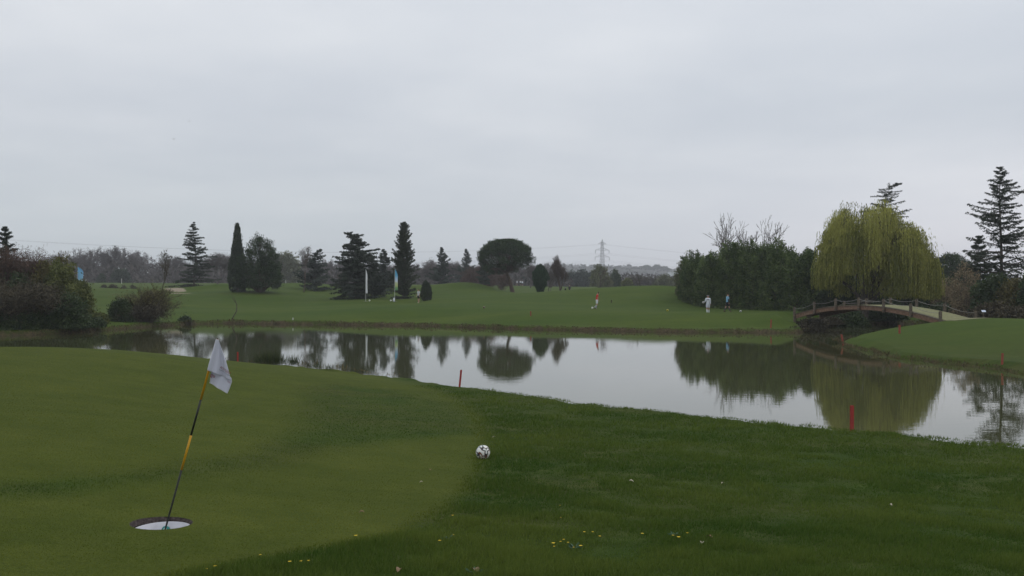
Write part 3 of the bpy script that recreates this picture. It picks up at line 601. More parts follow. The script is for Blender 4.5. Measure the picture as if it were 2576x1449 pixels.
for k, (u, v, wp) in enumerate([(1440, 690, 50), (1465, 686, 45), (1490, 688, 30), (1335, 694, 40), (1600, 700, 36), (1628, 702, 44)]):
    blob('dark_tree', ['broad blue grey evergreen beyond the bare trees', 'blue grey evergreen midway to the pylon', 'narrow blue grey evergreen at the pylon foot', 'blue grey evergreen seen under the umbrella pine', 'grey brown thicket tree by the thin dark bare tree', 'grey brown thicket tree before the long pale roof'][k], u, 330, v, wp*1.2, 'cedarblue' if k < 4 else 'darktwig', 90+k, leaf=1.0, spread=.8, n=120, group='hazy trees across the far fairway')
for k, (u, wp) in enumerate([(262, 16), (285, 26), (312, 14), (335, 18)]):
    blob('low_shrub', ['heather tuft', 'widest heather clump', 'small rounded heather clump', 'darkest heather clump'][k]+' in the low row on the far fairway', u, 185, 716, wp, 'darktwig', 100+k, n=40, leaf=.25, spread=.2, per=40, cat='shrub', group='low row of heather on the far fairway')
# --- far wood: one mass nobody could count
def wood():
    r = R3(200); g = G(); protos = [bare(1.0, 300+k, .5, 4, 1+k % 2, .2, r0=.016, kids=(3, 3), fuzz=1500, fl=.085, fw=.010, minr=.0035) for k in range(5)]
    def tr(u, D, h):
        x, y = uxy(u, D); z = zg(x, y); g.merge(protos[r.integers(5)], (x, y, z), h*r.uniform(.85, 1.1), r.uniform(0, 6.3), r.uniform(-.15, .15))
    zg = lambda x, y: tps(np.array([x]), np.array([y]))[0]
    for k in range(150):
        u = r.uniform(-350, 1460); D = r.uniform(330, 470)
        v = np.interp(u, [-300, 130, 150, 220, 235, 290, 310, 420, 520, 700, 720, 870, 1100, 1300, 1380, 1460], [650, 652, 643, 640, 626, 626, 643, 646, 650, 640, 650, 658, 658, 668, 680, 690])+r.uniform(-2, 12)
        x, y = uxy(u, D); tr(u, D, zof(v, D)-zg(x, y))
    # thicket under the crowns
    n = 34000; u = r.uniform(-350, 1440, n); D = r.uniform(300, 480, n); x = (u-1288)/F*D; zt = tps(x, D); hh = np.interp(u, [-300, 1300, 1380, 1440], [7.5, 6, 4, 3])*(.6+.7*fnoise(np.stack([x*.03, D*.02, 0*x], -1), 9))
    P = np.stack([x, D, zt+hh*r.random(n)**1.1], -1); cards(g, P, rdir(n, r)+np.array([0, 0, .8]), rdir(n, r), r.uniform(1.0, 3.0, n), r.uniform(.3, .9, n), r.uniform(0, .7, n))
    # scrub across the far fairway, thinning towards the buildings
    n = 11000; u = r.uniform(1400, 2050, n); D = r.uniform(400, 620, n); x = (u-1288)/F*D; zt = tps(x, D); hh = 3.0+6*fnoise(np.stack([x*.05, D*.02, 0*x], -1), 19)**2
    P = np.stack([x, D, zt+hh*r.random(n)], -1); cards(g, P, rdir(n, r)+np.array([0, 0, .5]), rdir(n, r), r.uniform(.8, 2.4, n), r.uniform(.3, .9, n), r.uniform(0, .8, n))
    return tag(g.build('woodland', MT['darkwood']), kind='stuff')
MT['darkwood'] = mat('leafless wood', (.040, .034, .030), .9, (.105, .088, .078), 'shade')
wood()
# ---------------------------------------------------------------- planting by the bridge
def pt(u, D, v=None): x, y = uxy(u, D); return (x, y, gz(x, y))
# bamboo: separate clumps growing into one another
BG = 'bamboo clumps along the far lawn'
bam = [(1722, 112, 652, 42, 'pale thin outermost bamboo clump nearest the fairway', .95),
       (1752, 106, 638, 78, 'bamboo clump with a spiky shoot at the fairway end of the thicket', 1),
       (1800, 101, 640, 96, 'bamboo clump below the fan of leafless branches', 1),
       (1858, 98, 612, 112, 'bamboo clump behind the man in pale blue', 1),
       (1912, 96, 605, 112, 'highest bamboo clump in the middle of the thicket', 1),
       (1968, 93, 622, 104, 'bamboo clump just before the willow side of the thicket', 1),
       (2018, 90, 636, 92, 'bamboo clump touching the willow curtain', 1),
       (2060, 92, 655, 84, 'dark bamboo clump behind the bridge end', 1)]
for k, (u, D, v, wp, lab, _) in enumerate(bam):
    h = hm(v, D, u); n = int(520 if wp > 60 else 150)
    geo = plume(pxm(wp/2, D)*1.12, 3.0 if wp > 60 else 1.4, h, n, 400+k, leaf=.30, wl=.28, per=80, ln=1.4, spread=.21, up=.85, rag=.20, zmin=.12*h, sq=2.6, inner=.28, hang=.22, lobes=2.2, low=.35, stems=True)
    tree('bamboo_clump', lab, 'bamboo', u, D, geo, 'bamboo' if k else 'palegreen', 'bark', group=BG, parts=('culms', 'foliage'))
# dark evergreen undergrowth behind the bridge
UG = 'evergreen bushes behind the bridge'
for k, (u, D, v, wp, lab) in enumerate([(2110, 88, 690, 110, 'dark laurel behind the bridge beneath the willow'), (2175, 92, 655, 130, 'dark laurel at the willow trunk'), (2260, 94, 665, 120, 'dark laurel under the middle of the willow curtain'), (2345, 96, 690, 110, 'dark laurel at the far edge of the willow'),
        (2135, 79.5, 785, 70, 'low green bush on the bank seen under the bridge arch'), (2215, 84, 782, 100, 'spreading green bush across the channel under the bridge'), (2290, 90, 782, 90, 'darker bush across the channel beyond the bridge'), (2380, 86, 765, 90, 'dark bush on the channel bank past the bridge end')]):
    h = hm(v, D, u); geo = plume(pxm(wp/2, D)*1.1, 2.2, h, 330, 420+k, leaf=.26, wl=.45, per=60, ln=.8, spread=.26, up=.4, rag=.2, zmin=.1*h, inner=.3, low=.3, sq=2.4)
    tree('laurel_bush', lab, 'bush', u, D, geo, 'laurel', group=UG, parts=('branches', 'foliage'))
# brambles hanging down the bank below the bridge end
for k, (x, y, s_, lab) in enumerate([(22.6, 67.6, 1.0, 'brown brambles on the bank below the bridge end post'), (23.6, 70.8, 1.1, 'tangled brambles in the shade under the bridge arch'), (25.2, 74.3, .8, 'brambles trailing into the channel behind the arch'), (28.0, 77.8, .8, 'brambles on the channel bank below the spreading green bush')]):
    t = thing('bramble_bush', lab, 'bush', (x, y, gz(x, y)), 0, 'brambles on the bridge bank'); tr, fo = plume(s_*1.3, s_, s_*.62, 170, 440+k, leaf=.16, wl=.5, per=40, ln=.6, spread=.22, up=.2, rag=.4, zmin=0, low=.1)
    tr.build('stems', MT['bark'], t); fo.build('foliage', MT['darktwig'], t)
# cedar rising behind the willow, its tip bent over
tree('cedar', 'cedar with a bent tip rising out of the top of the willow', 'tree', 2230, 101, conifer(hm(452, 101, 2230), pxm(125, 101), 451, base=.08, nlev=27, per=8, e0=4, e1=18, card=.22, droop=-.13, prof=.60, vary=(.5, 1.15), ej=11, jt=.45, bend=pxm(36, 101), gap=.12, tl=.28, dens=5), 'cedar')
tree('cedar', 'low cedar whose branches poke out between bamboo and willow', 'tree', 2085, 100, conifer(hm(585, 100, 2085), pxm(52, 100), 452, base=.1, nlev=14, per=6, e0=-3, e1=10, card=.28, prof=.5, gap=.15), 'cedar')
tree('round_pine', 'dark flat-domed pine seen between willow and big cedar', 'tree', 2392, 128, plume(pxm(62, 128), 3.2, hm(642, 128, 2392), 420, 453, leaf=.3, wl=.3, per=60, ln=.7, spread=.3, up=.6, rag=.12, zmin=.45*hm(642, 128, 2392), low=.4), 'pine', 'pinebark')
# willow
def willow():
    D = 81; r = R3(460); tr = G(); fo = G(); X0 = uxy(2205, D)[0]; z0 = gz(*uxy(2205, D))
    def pu(u, v): return uxy(u, D)[0]-X0, zof(v, D)-z0
    top = np.array([pu(u, v) for u, v in [(2058, 650), (2062, 622), (2080, 568), (2105, 535), (2135, 508), (2162, 492), (2195, 504), (2235, 540), (2270, 560), (2300, 578), (2325, 594), (2340, 610), (2350, 645), (2356, 685)]])
    bx, bz = pu(2170, 770)
    trunk = [(bx, 0, -.1), (bx+.1, 0, 1.3), (bx+.3, .1, 2.6)]; tube(tr, trunk, [.48, .38, .34], 10)
    n = 360; nb = 105; cb = r.integers(0, nb, n); ub = np.sign(r.uniform(-1, 1, nb))*r.random(nb)**.8*1.03; u = np.clip(ub[cb]+r.normal(0, .035, n), -1, 1); x = .87*np.where(u < 0, u*(-top[0, 0]), u*top[-1, 0]); zt = np.interp(x*1.19, top[:, 0], top[:, 1])+.25*np.exp(-((x+1.4)/1.2)**2); yr = 4.6*np.sqrt(np.maximum(1-u**2, 0.02))
    y = np.clip(r.uniform(-1, 1, nb)[cb]+r.normal(0, .06, n), -1, 1)*yr; lb = r.random(nb)[cb]; e = np.sqrt(np.maximum(1-(y/np.maximum(yr, .1))**2, 0)); lvl = r.random(n)**.55
    zt = zt*(.72+.28*e)-np.abs(r.normal(0, .3, n))*(r.random(n) < .5); z = 3.6+(zt-3.6)*np.where(lb < .66, r.uniform(.93, 1.02, n), .35+.65*(lb-.6)/.4+r.normal(0, .03, n))
    T = np.stack([x, y, z], -1)
    main = np.array([[-2.6, -1, 6.2], [-1.2, 1.4, 7.6], [.6, -1, 7.6], [2.4, .8, 6.6], [3.6, -.6, 5.4], [-3.9, .6, 5.2], [0, 2.2, 6.0]])
    t0 = np.array(trunk[-1])
    for m in main: tube(tr, [t0-np.array([0, 0, .2]), t0*.55+m*.45+np.array([0, 0, .3]), m], [.22, .15, .09], 7)
    nn = ((T[:, None]-main[None])**2).sum(-1).argmin(1); mb = main[nn]; mid = mb*.45+T*.55+np.array([0, 0, .35])
    segs(tr, mb, mid, .06, .035, 4); segs(tr, mid, T, .035, .014, 4)
    # strands: bundles hanging from each branch end
    ns = 25; out_ = unit(np.c_[T[:, :2], 0*x]*np.array([1, .8, 1])); S = []; K = 34
    O = T[:, None]+r.normal(0, 1, (n, ns, 3))*np.array([.36, .36, .12]); dr = unit(out_[:, None]*.9+r.normal(0, .45, (n, ns, 3))*np.array([1, 1, 0])+np.array([0, 0, .0]))
    reach = r.uniform(.05, .5, (n, ns)); bx_ = np.array([pu(a, 0)[0] for a in (2040, 2062, 2075, 2092, 2100, 2128, 2134, 2152, 2156, 2170, 2174, 2300, 2378)]); bv = np.array([pu(0, a)[1] for a in (690, 725, 735, 720, 700, 696, 752, 754, 690, 690, 752, 756, 748)]); bot = np.interp(T[:, 0], bx_, bv)[:, None]+np.where(r.random((n, 1)) < .72, r.uniform(0, .25, (n, 1)), r.uniform(.5, 3.6, (n, 1)))+r.uniform(0, .4, (n, ns))
    # gaps near the ground, as in the tree: only some bundles reach down
    ln = np.minimum(np.maximum(O[..., 2]-bot, .5), np.where(r.random((n, 1)) < .45, 9.0, r.uniform(2.5, 6.0, (n, ns))))
    q = np.broadcast_to((np.arange(K)+.5)/K, (n, ns, K))+r.uniform(-.02, .02, (n, ns, K)); L_ = ln[..., None]
    rise = .28*np.sin(np.minimum(q*L_/.7, 1)*pi)*r.uniform(.2, 1.6, (n, ns))[..., None]
    hx = reach[..., None]*(1-np.exp(-q*L_/.45)); ph = r.uniform(0, 6.3, (n, ns, 1))
    P = O[:, :, None]+dr[:, :, None]*hx[..., None]; P = P+np.stack([.05*np.sin(q*L_*1.3+ph), .04*np.cos(q*L_*1.1+ph), rise-q*L_], -1)
    A = np.stack([r.normal(0, .22, q.shape), r.normal(0, .22, q.shape), -np.ones(q.shape)], -1); m = q.size
    sh = np.clip(r.uniform(.0, .75, nb)[cb][:, None, None]+r.uniform(0, .2, (n, 1, 1))+r.normal(0, .12, (n, ns, 1))+r.normal(0, .12, q.shape), 0, 1).ravel()
    keep = r.random(m) < .78
    cards(fo, P.reshape(-1, 3)[keep], A.reshape(-1, 3)[keep], rdir(keep.sum(), r), .24*r.uniform(.7, 1.4, keep.sum()), .040*r.uniform(.7, 1.5, keep.sum()), sh[keep])
    t = thing('weeping_willow', 'weeping willow with yellow green curtains of leaves behind the bridge', 'tree', (X0, D, z0))
    tr.build('trunk', MT['bark'], t); fo.build('crown', MT['willow'], t)
willow()
# big cedar at the edge and its neighbours
tree('cedar', 'big open-branched cedar towering beside the path end', 'tree', 2517, 76, conifer(hm(418, 76, 2517), pxm(88, 76), 470, base=.10, nlev=25, per=8, e0=4, e1=18, card=.21, droop=-.13, gap=.10, tl=.30, dens=5, vary=(.4, 1.2), ej=12, jt=.45, bshape=([0, .3, .48, .62, .75, .88, 1], [1.4, 1.3, 1.1, .8, .66, .36, .06])), 'cedar')
tree('cedar', 'smaller cedar leaning out below the big open-branched one', 'tree', 2462, 84, conifer(hm(594, 84, 2462), pxm(68, 84), 471, base=.1, nlev=16, per=9, e0=2, e1=24, card=.27, prof=.55, gap=.08, dens=5), 'cedar')
for k, (u, D, v, wp, m, lab) in enumerate([(2430, 75, 668, 92, 'beige', 'round bush full of dry beige leaves beside the path'), (2372, 92, 700, 60, 'beige', 'pale dry thicket between the willow and the beige bush')]):
    h = hm(v, D, u); n = 330 if k == 0 else 160; tree('dry_bush', lab, 'bush', u, D, plume(pxm(wp/2, D), 1.7, h, n, 480+k, leaf=.13, wl=.55, per=34, ln=.7, spread=.22, up=.5, rag=.2, zmin=.12*h, inner=.4), m, parts=('branches', 'foliage'))
for k, (u, D, v, wp, m, lab) in enumerate([(2500, 72, 690, 80, 'laurel', 'dark evergreen bush under the big cedar'), (2560, 70, 705, 96, 'olive', 'brownish evergreen bush at the foot of the big cedar'), (2620, 68, 690, 110, 'laurel', 'evergreen bush cut by the picture edge past the big cedar'), (2500, 64, 770, 70, 'darktwig', 'low brambly bush behind the small white sign'), (2565, 61, 778, 90, 'darktwig', 'low brambly bush on the bank beyond the path'), (2470, 76, 735, 80, 'laurel', 'dark bush behind the dry beige bush')]):
    h = hm(v, D, u); tree('evergreen_bush', lab, 'bush', u, D, plume(pxm(wp/2, D)*1.1, 2.0, h, 300, 490+k, leaf=.24, wl=.5, per=55, ln=.8, spread=.25, up=.4, rag=.22, zmin=.1*h, inner=.3, low=.3, sq=2.4), m, group='bushes around the big cedar', parts=('branches', 'foliage'))
# ---------------------------------------------------------------- the overgrown bank on the other side
tree('cedar', 'cedar tip above the russet twigs at the picture edge', 'tree', 14, 90, conifer(hm(570, 90, 14), pxm(52, 90), 500, base=.1, nlev=18, per=7, e0=5, e1=30, card=.28, prof=.7, gap=.1), 'cedar')
LB = 'thicket on the pond bank opposite the green'
def twigbush(name, lab, u, D, v, wpx, m, seed, stems=14, fuzz=5000, fl=.35, fw=.03, leafy=0, lm=None, group=LB, up=.4, spread=.45):
    h = hm(v, D, u); g = bare(h, seed, spread, 3, stems, .34, r0=.03*h**.5, kids=(3, 3), fuzz=0, up=up, minr=.009)
    r = R3(seed); fo = G(); rx = pxm(wpx/2, D)
    V = np.concatenate(g.V); e = V[r.integers(0, len(V), fuzz)]; sc_ = rx/max(np.quantile(np.abs(V[:, 0]), .97), .1)
    g.V = [v*np.array([sc_, sc_, 1]) for v in g.V]; e = e*np.array([sc_, sc_, 1])
    d = rdir(fuzz, r)+np.array([0, 0, .5]); P = e+r.normal(0, fl*.8, (fuzz, 3)); P[:, 2] = np.abs(P[:, 2]); cards(fo, P, d, rdir(fuzz, r), fl*r.uniform(.5, 1.4, fuzz), fw*r.uniform(.6, 1.4, fuzz), r.uniform(0, 1, fuzz))
    t = thing(name, lab, 'bush', at(u, D), 0, group); g.build('stems', MT['darktwig'], t); fo.build('twigs', MT[m], t)
    return t
twigbush('bare_bush', 'tall russet leafless bush at the picture edge', 20, 72, 622, 110, 'redtwig', 510, 12, 15000, .34, .035)
twigbush('bare_bush', 'russet leafless bush with a forked bare stem on top', 82, 71, 628, 90, 'redtwig', 511, 10, 11000, .34, .035)
twigbush('bare_bush', 'brown bare bush hanging over the water at the picture edge', 0, 64, 716, 150, 'darktwig', 512, 16, 16000, .36, .05)
twigbush('bare_bush', 'brown bare bush low over the water, before the olive bush', 85, 65, 715, 120, 'darktwig', 513, 16, 15000, .36, .05)
twigbush('bare_bush', 'leafless dark shrub beyond the picture edge', -90, 66, 660, 150, 'darktwig', 514, 14, 14000, .36, .05)
for k, (u, D, v, wp, m, lab) in enumerate([(135, 71, 658, 85, 'olive', 'olive brown leafy bush between the russet and the green one'), (152, 69.5, 670, 44, 'olivegreen', 'yellow green leafy bush leaning out at the thicket end'), (200, 69, 712, 34, 'olivegreen', 'small yellow green bush ending the thicket below the pale blue banner'), (60, 70, 690, 110, 'laurel', 'dark evergreen bush inside the thicket'), (-60, 72, 640, 150, 'laurel', 'dark evergreen bush past the picture edge'), (165, 66.6, 745, 90, 'laurel', 'dark green bush at the water under the yellow green one'), (105, 65.6, 765, 90, 'laurel', 'shadowy bush overhanging the water'), (25, 64.2, 770, 100, 'laurel', 'shadowy bush overhanging the water near the picture edge')]):
    h = hm(v, D, u); tree('leafy_bush', lab, 'bush', u, D, plume(pxm(wp/2, D)*1.15, 2.0, h, 380, 520+k, leaf=.22, wl=.4, per=60, ln=.95, spread=.24, up=.6, rag=.3, zmin=.08*h, inner=.3, low=.3, sq=2.3, lobes=2.4), m, group=LB, parts=('branches', 'foliage'))
WB = 'bushes at the water edge by the fairway'
for k, (u, D, v, wp, m, lab) in enumerate([(305, 77, 757, 48, 'laurel', 'boxy dark evergreen bush at the water edge'), (247, 72, 790, 40, 'olivegreen', 'small yellow green bush in the dip of the bank'), (236, 69, 803, 40, 'laurel', 'low dark bush beside the small yellow green one'), (466, 83.4, 801, 17, 'laurel', 'tiny dark shrub on the bank past the twiggy bush')]):
    h = hm(v, D, u); tree('waterside_bush', lab, 'bush', u, D, plume(pxm(wp/2, D)*1.1, pxm(wp/2, D), h, 170, 540+k, leaf=.17, wl=.5, per=50, ln=.5, spread=.18, up=.4, rag=.22, zmin=.08*h, inner=.3, low=.3, sq=3), m, group=WB, parts=('branches', 'foliage'))
twigbush('bare_bush', 'wide grey brown twiggy bush at the water edge', 378, 80, 722, 118, 'olive', 550, 22, 9000, .34, .025, group=WB)
twigbush('bare_bush', 'lower tangle of dark twigs in front of the wide twiggy bush', 372, 78.4, 768, 100, 'darktwig', 551, 18, 9000, .3, .04, group=WB)
# dead branch sticking up from the bank
def deadb():
    g = G(); D = 86; x0 = uxy(583, D)[0]; z0 = gz(x0, D)
    def q(u, v): return (uxy(u, D)[0]-x0, 0, zof(v, D)-z0)
    tube(g, [q(583, 812), q(584, 803), q(588, 795), q(594, 785), q(596, 772), q(594, 762), q(588, 755), q(583, 748)], [.07, .06, .055, .05, .045, .035, .025, .012], 7)
    tube(g, [q(594, 762), q(590, 752), q(586, 744), q(580, 738)], [.03, .02, .014, .008], 5); tube(g, [q(595, 768), q(601, 765)], [.02, .008], 5); tube(g, [q(594, 784), q(599, 781)], [.02, .008], 5)
    o = g.build('dead_branch', MT['bark'], None, True); o.location = (x0, D, z0); tag(o, 'crooked dead branch standing on the pond bank', 'branch')
deadb()
# ---------------------------------------------------------------- grass fringes
def fringe():
    g = G(); r = R3(600); tgv = unit(np.roll(pd, -1, 0)-np.roll(pd, 1, 0)); nmv = np.c_[-tgv[:, 1], tgv[:, 0]]
    # pick outward side
    t_ = sdist(pd[:1, 0]+nmv[:1, 0]*.3, pd[:1, 1]+nmv[:1, 1]*.3)
    if t_[0] < 0: nmv = -nmv
    dist = np.hypot(pd[:, 0], pd[:, 1]); ok = np.where((pd[:, 1] > 30) & (np.abs(pd[:, 0]) < pd[:, 1]*.66))[0]
    n = 15000; i = ok[r.integers(0, len(ok), n)]; off = r.normal(.12, .14, n); p = pd[i]+tgv[i]*r.uniform(-.3, .3, (n, 1))+nmv[i]*off[:, None]
    m = fnoise(np.c_[p*.8, 0*p[:, 0]], 61, 3); tall = np.where(m > .62, 2.0, 1.0); s = sdist(p[:, 0], p[:, 1], P=pd) if False else off
    z = np.maximum(height(p[:, 0], p[:, 1], s), .0); hh = r.uniform(.04, .11, n)*tall
    hang = (off < .15); A = np.stack([r.normal(0, .35, n), r.normal(0, .35, n), np.ones(n)], -1); A[hang, :2] -= nmv[i][hang]*.7
    P = np.c_[p, z+hh*.35]; nearw = np.clip(pd[i][:, 1]/70, .4, 1)
    cards(g, P, A, rdir(n, r), hh*1.5, r.uniform(.025, .07, n)*nearw, r.uniform(0, 1, n)); tag(g.build('bank_grass', MT['dry']), kind='stuff')
fringe()
MT['reed'] = mat('green rush blades', (.020, .032, .010), .8, (.055, .070, .022), 'shade', trans=.15)
for k, (u, D, n, hh, lab) in enumerate([(648, 34.4, 60, .28, 'first sparse tuft of rushes past the flag'), (668, 34.2, 110, .42, 'thick tuft of rushes on the near bank'), (690, 34.0, 130, .45, 'thickest tuft of rushes on the near bank'), (708, 33.8, 70, .32, 'thin tuft of rushes ending the row'), (736, 33.4, 90, .36, 'lone upright tuft of rushes beside the row'), (790, 32.4, 50, .20, 'low grass tuft on the bank beyond the rushes'), (822, 31.7, 50, .18, 'last low grass tuft along the bank')]):
    r = R3(610+k); g = G(); x, y = uxy(u, D); b = np.c_[r.normal(0, .13, (n, 1)), r.normal(0, .13, (n, 1)), np.zeros((n, 1))]; d = np.c_[r.normal(0, .30, (n, 2)), np.ones(n)]; L_ = hh*r.uniform(.8, 1.6, n)
    cards(g, b+unit(d)*L_[:, None]*.5, d, rdir(n, r), L_, .018, r.uniform(0, 1, n)); o = g.build('rush_tuft', MT['reed']); o.location = (x, y, gz(x, y)-.01); tag(o, lab, 'grass tuft', 'rush tufts on the near bank')
# ---------------------------------------------------------------- footbridge
def bridge():
    wood_ = mat('weathered brown timber', (.13, .075, .048), .8, (.22, .135, .09), nscale=6, bump=.4, bscale=30)
    postm = mat('grey brown post timber', (.075, .06, .045), .85, (.14, .115, .085), nscale=9, bump=.4, bscale=30)
    matm = mat('greenish sand deck matting', (.135, .138, .062), .95, (.20, .195, .095), nscale=8, bump=.3, bscale=60)
    ropem = mat('pale grey rope', (.20, .19, .17), .9, (.30, .29, .26), nscale=30)
    A = np.array([22.45, 70.2]); B = np.array([26.65, 55.0]); d = (B-A)/np.linalg.norm(B-A); L_ = np.linalg.norm(B-A); p = np.array([-d[1], d[0]])
    if p[0] < 0: p = -p
    W_ = 2.45; t = thing('footbridge', 'arched timber footbridge with rope rails over the channel', 'bridge', (*((A+B)/2+p*W_/2), 0)); c0 = np.array([*((A+B)/2+p*W_/2), 0])
    def zd(s): return 1.33+.80*(1-(2*np.clip(s, -.1, 1.1)-1)**2)
    def P(s, w_, z): xy_ = A+d*L_*s+p*w_; return np.array([xy_[0], xy_[1], z])-c0
    ss = np.linspace(-.015, 1.015, 40)
    def ribbon(w0, w1, zlo, zhi, m, name, lab=None):
        g = G(); V = []; 
        for s in ss: V += [P(s, w0, zlo(s)), P(s, w1, zlo(s)), P(s, w1, zhi(s)), P(s, w0, zhi(s))]
        q = []
        for i in range(len(ss)-1):
            for k in range(4): q.append([4*i+k, 4*i+(k+1) % 4, 4*i+4+(k+1) % 4, 4*i+4+k])
        q += [[3, 2, 1, 0], [4*len(ss)-4+k for k in range(4)]]
        g.add(V, q); return g.build(name, m, t)
    # laminated side beams, deeper towards the ends
    dz = lambda s: .31+.07*abs(2*s-1)**2
    ribbon(0, .14, lambda s: zd(s)-dz(s), lambda s: zd(s)-.06, wood_, 'beam'); ribbon(W_-.14, W_, lambda s: zd(s)-dz(s), lambda s: zd(s)-.06, wood_, 'beam')
    ribbon(W_/2-.1, W_/2+.1, lambda s: zd(s)-.28, lambda s: zd(s)-.063, wood_, 'beam')
    ribbon(-.05, W_+.05, lambda s: zd(s)-.058, lambda s: zd(s), postm, 'deck'); ribbon(.10, W_-.08, lambda s: zd(s)+.003, lambda s: zd(s)+.02, matm, 'deck_mat')
    for w_, sd in ((-.10, -1), (W_+.10, 1)):
        tops = []
        for k in range(7):
            s = k/6; g = G(); c = P(s, w_, 0); rz = math.atan2(d[1], d[0]); z = zd(s); ex = .62 if k in (0, 6) else .38
            box(g, (c[0], c[1], z+.50/2-ex/2), (.145, .14, .50+ex), rz); box(g, (c[0], c[1], z+.52), (.11, .10, .05), rz)
            po = g.build('post', postm, t); tops.append(np.array([c[0], c[1], z+.44]))
            if k not in (0, 6) or True:
                g2 = G(); box(g2, (c[0], c[1], z-.16), (.19, .18, .05), rz); g2.build('bracket', wood_, po)
        for a, b in zip(tops[:-1], tops[1:]):
            q = np.linspace(0, 1, 11)[:, None]; pts = a+(b-a)*q-np.array([0, 0, 1])*(.15*4*q*(1-q)); g = G(); tube(g, pts, .014, 6); g.build('rope', ropem, t, True)
    # trodden mat running on to the bank
    g = G(); V = []; q = []
    for i, s in enumerate(np.linspace(0, 1, 9)):
        for w_ in np.linspace(0, 1, 5):
            wl = W_*(1+.15*s); xy_ = B+d*(.05+1.5*s)+p*((w_-.15*s)*wl); V.append([xy_[0], xy_[1], max(gz(*xy_)+.02, 1.34-.4*s if False else -9)])
    for i in range(8):
        for k in range(4): a = i*5+k; q.append([a, a+1, a+6, a+5])
    g.add(V, q); tag(g.build('path', matm, None, True), kind='structure')
    # flat sill boards at the bridge end on the lawn side
    g = G(); 
    for k in range(3): xy_ = A-d*(.28+.3*k)+p*(W_/2-.6); box(g, (xy_[0], xy_[1], gz(*xy_)+.03), (.24, W_*1.25, .07), math.atan2(d[1], d[0]), shade=.5)
    tag(g.build('sill_boards', postm), 'worn grey boards laid at the lawn end of the footbridge', 'boards')
    # small sign where the far rope ends
    x, y = B+p*(W_+.35)+d*.35; z = gz(x, y); s = thing('small_sign', 'small white sign plate on a short post at the end of the rope rail', 'sign', (x, y, z))
    g = G(); box(g, (0, 0, .18), (.05, .05, .46)); g.build('post', postm, s); g = G(); box(g, (0, -.05, .43), (.25, .02, .15), 0, -.7); g.build('sign_plate', mat('white sign plate', (.62, .68, .8), .5), s)
bridge()
# ---------------------------------------------------------------- red and white marker stakes
redm = mat('red painted wood', (.36, .035, .028), .6, (.26, .03, .025), nscale=20, bump=.2, bscale=60)
redold = mat('faded red paint', (.33, .075, .05), .7, (.22, .05, .035), nscale=16)
whm = mat('off white paint', (.55, .55, .50), .7)
RG = 'red stakes marking the pond'
def stake(u, D, v0, lab, th_=.05, tilt=0.0, m=None, group=RG, name='marker_stake', vb=None):
    x, y, z = at(u, D); h = max(zof(v0, D)-z, .2); g = G()
    box(g, (0, 0, h/2-.05), (th_, th_*.8, h+.1)); box(g, (0, 0, h+.004), (th_*.8, th_*.6, .012)); o = g.build(name, m or redm); o.location = (x, y, z); o.rotation_euler[1] = tilt; o.rotation_euler[2] = .3; tag(o, lab, 'stake', group)
stake(2143, 18.1, 1021, 'red stake in front of the willow reflection', .062)
stake(1156, 26.2, 931, 'slim red stake leaning a little on the near bank, in line with the fir', .05, .10)
stake(598, 34.6, 886, 'red stake beside the flag and the rushes', .06)
stake(2122, 52.0, 841, 'tilted red stake at the tip of the grassy spit', .085, -.22, redold)
stake(2263, 50.3, 818, 'red stake on the spit with the bridge arch behind it', .09, 0, redold)
stake(2521, 35.4, 889, 'faded red stake near the bank under the big cedar', .065, .04, redold)
stake(1335, 79, 783, 'thin red stake on the far lawn between umbrella pine and pond', .09, 0, redold)
stake(1939, 68.5, 804, 'faint red stake on the far lawn before the bamboo', .09, .05, redold)
stake(2180, 81.5, 808, 'faint red stake under the bridge arch', .10, .04, redold)
stake(737, 84.0, 803, 'short white post at the water edge across the pond', .10, 0.04, whm, None, 'marker_post')
stake(1538, 104, 755, 'small dark post on the far lawn near the man in red', .10, 0.03, MT['bark'], None, 'marker_post')
stake(306, 230, 701, 'tiny white post in front of the far wood', .14, 0, whm, None, 'marker_post')
stake(719, 240, 705.5, 'little white post under the yellow willow', .16, 0, whm, None, 'marker_post')
stake(747, 215, 706, 'little white post seen through the low cedar', .15, 0, whm, None, 'marker_post')
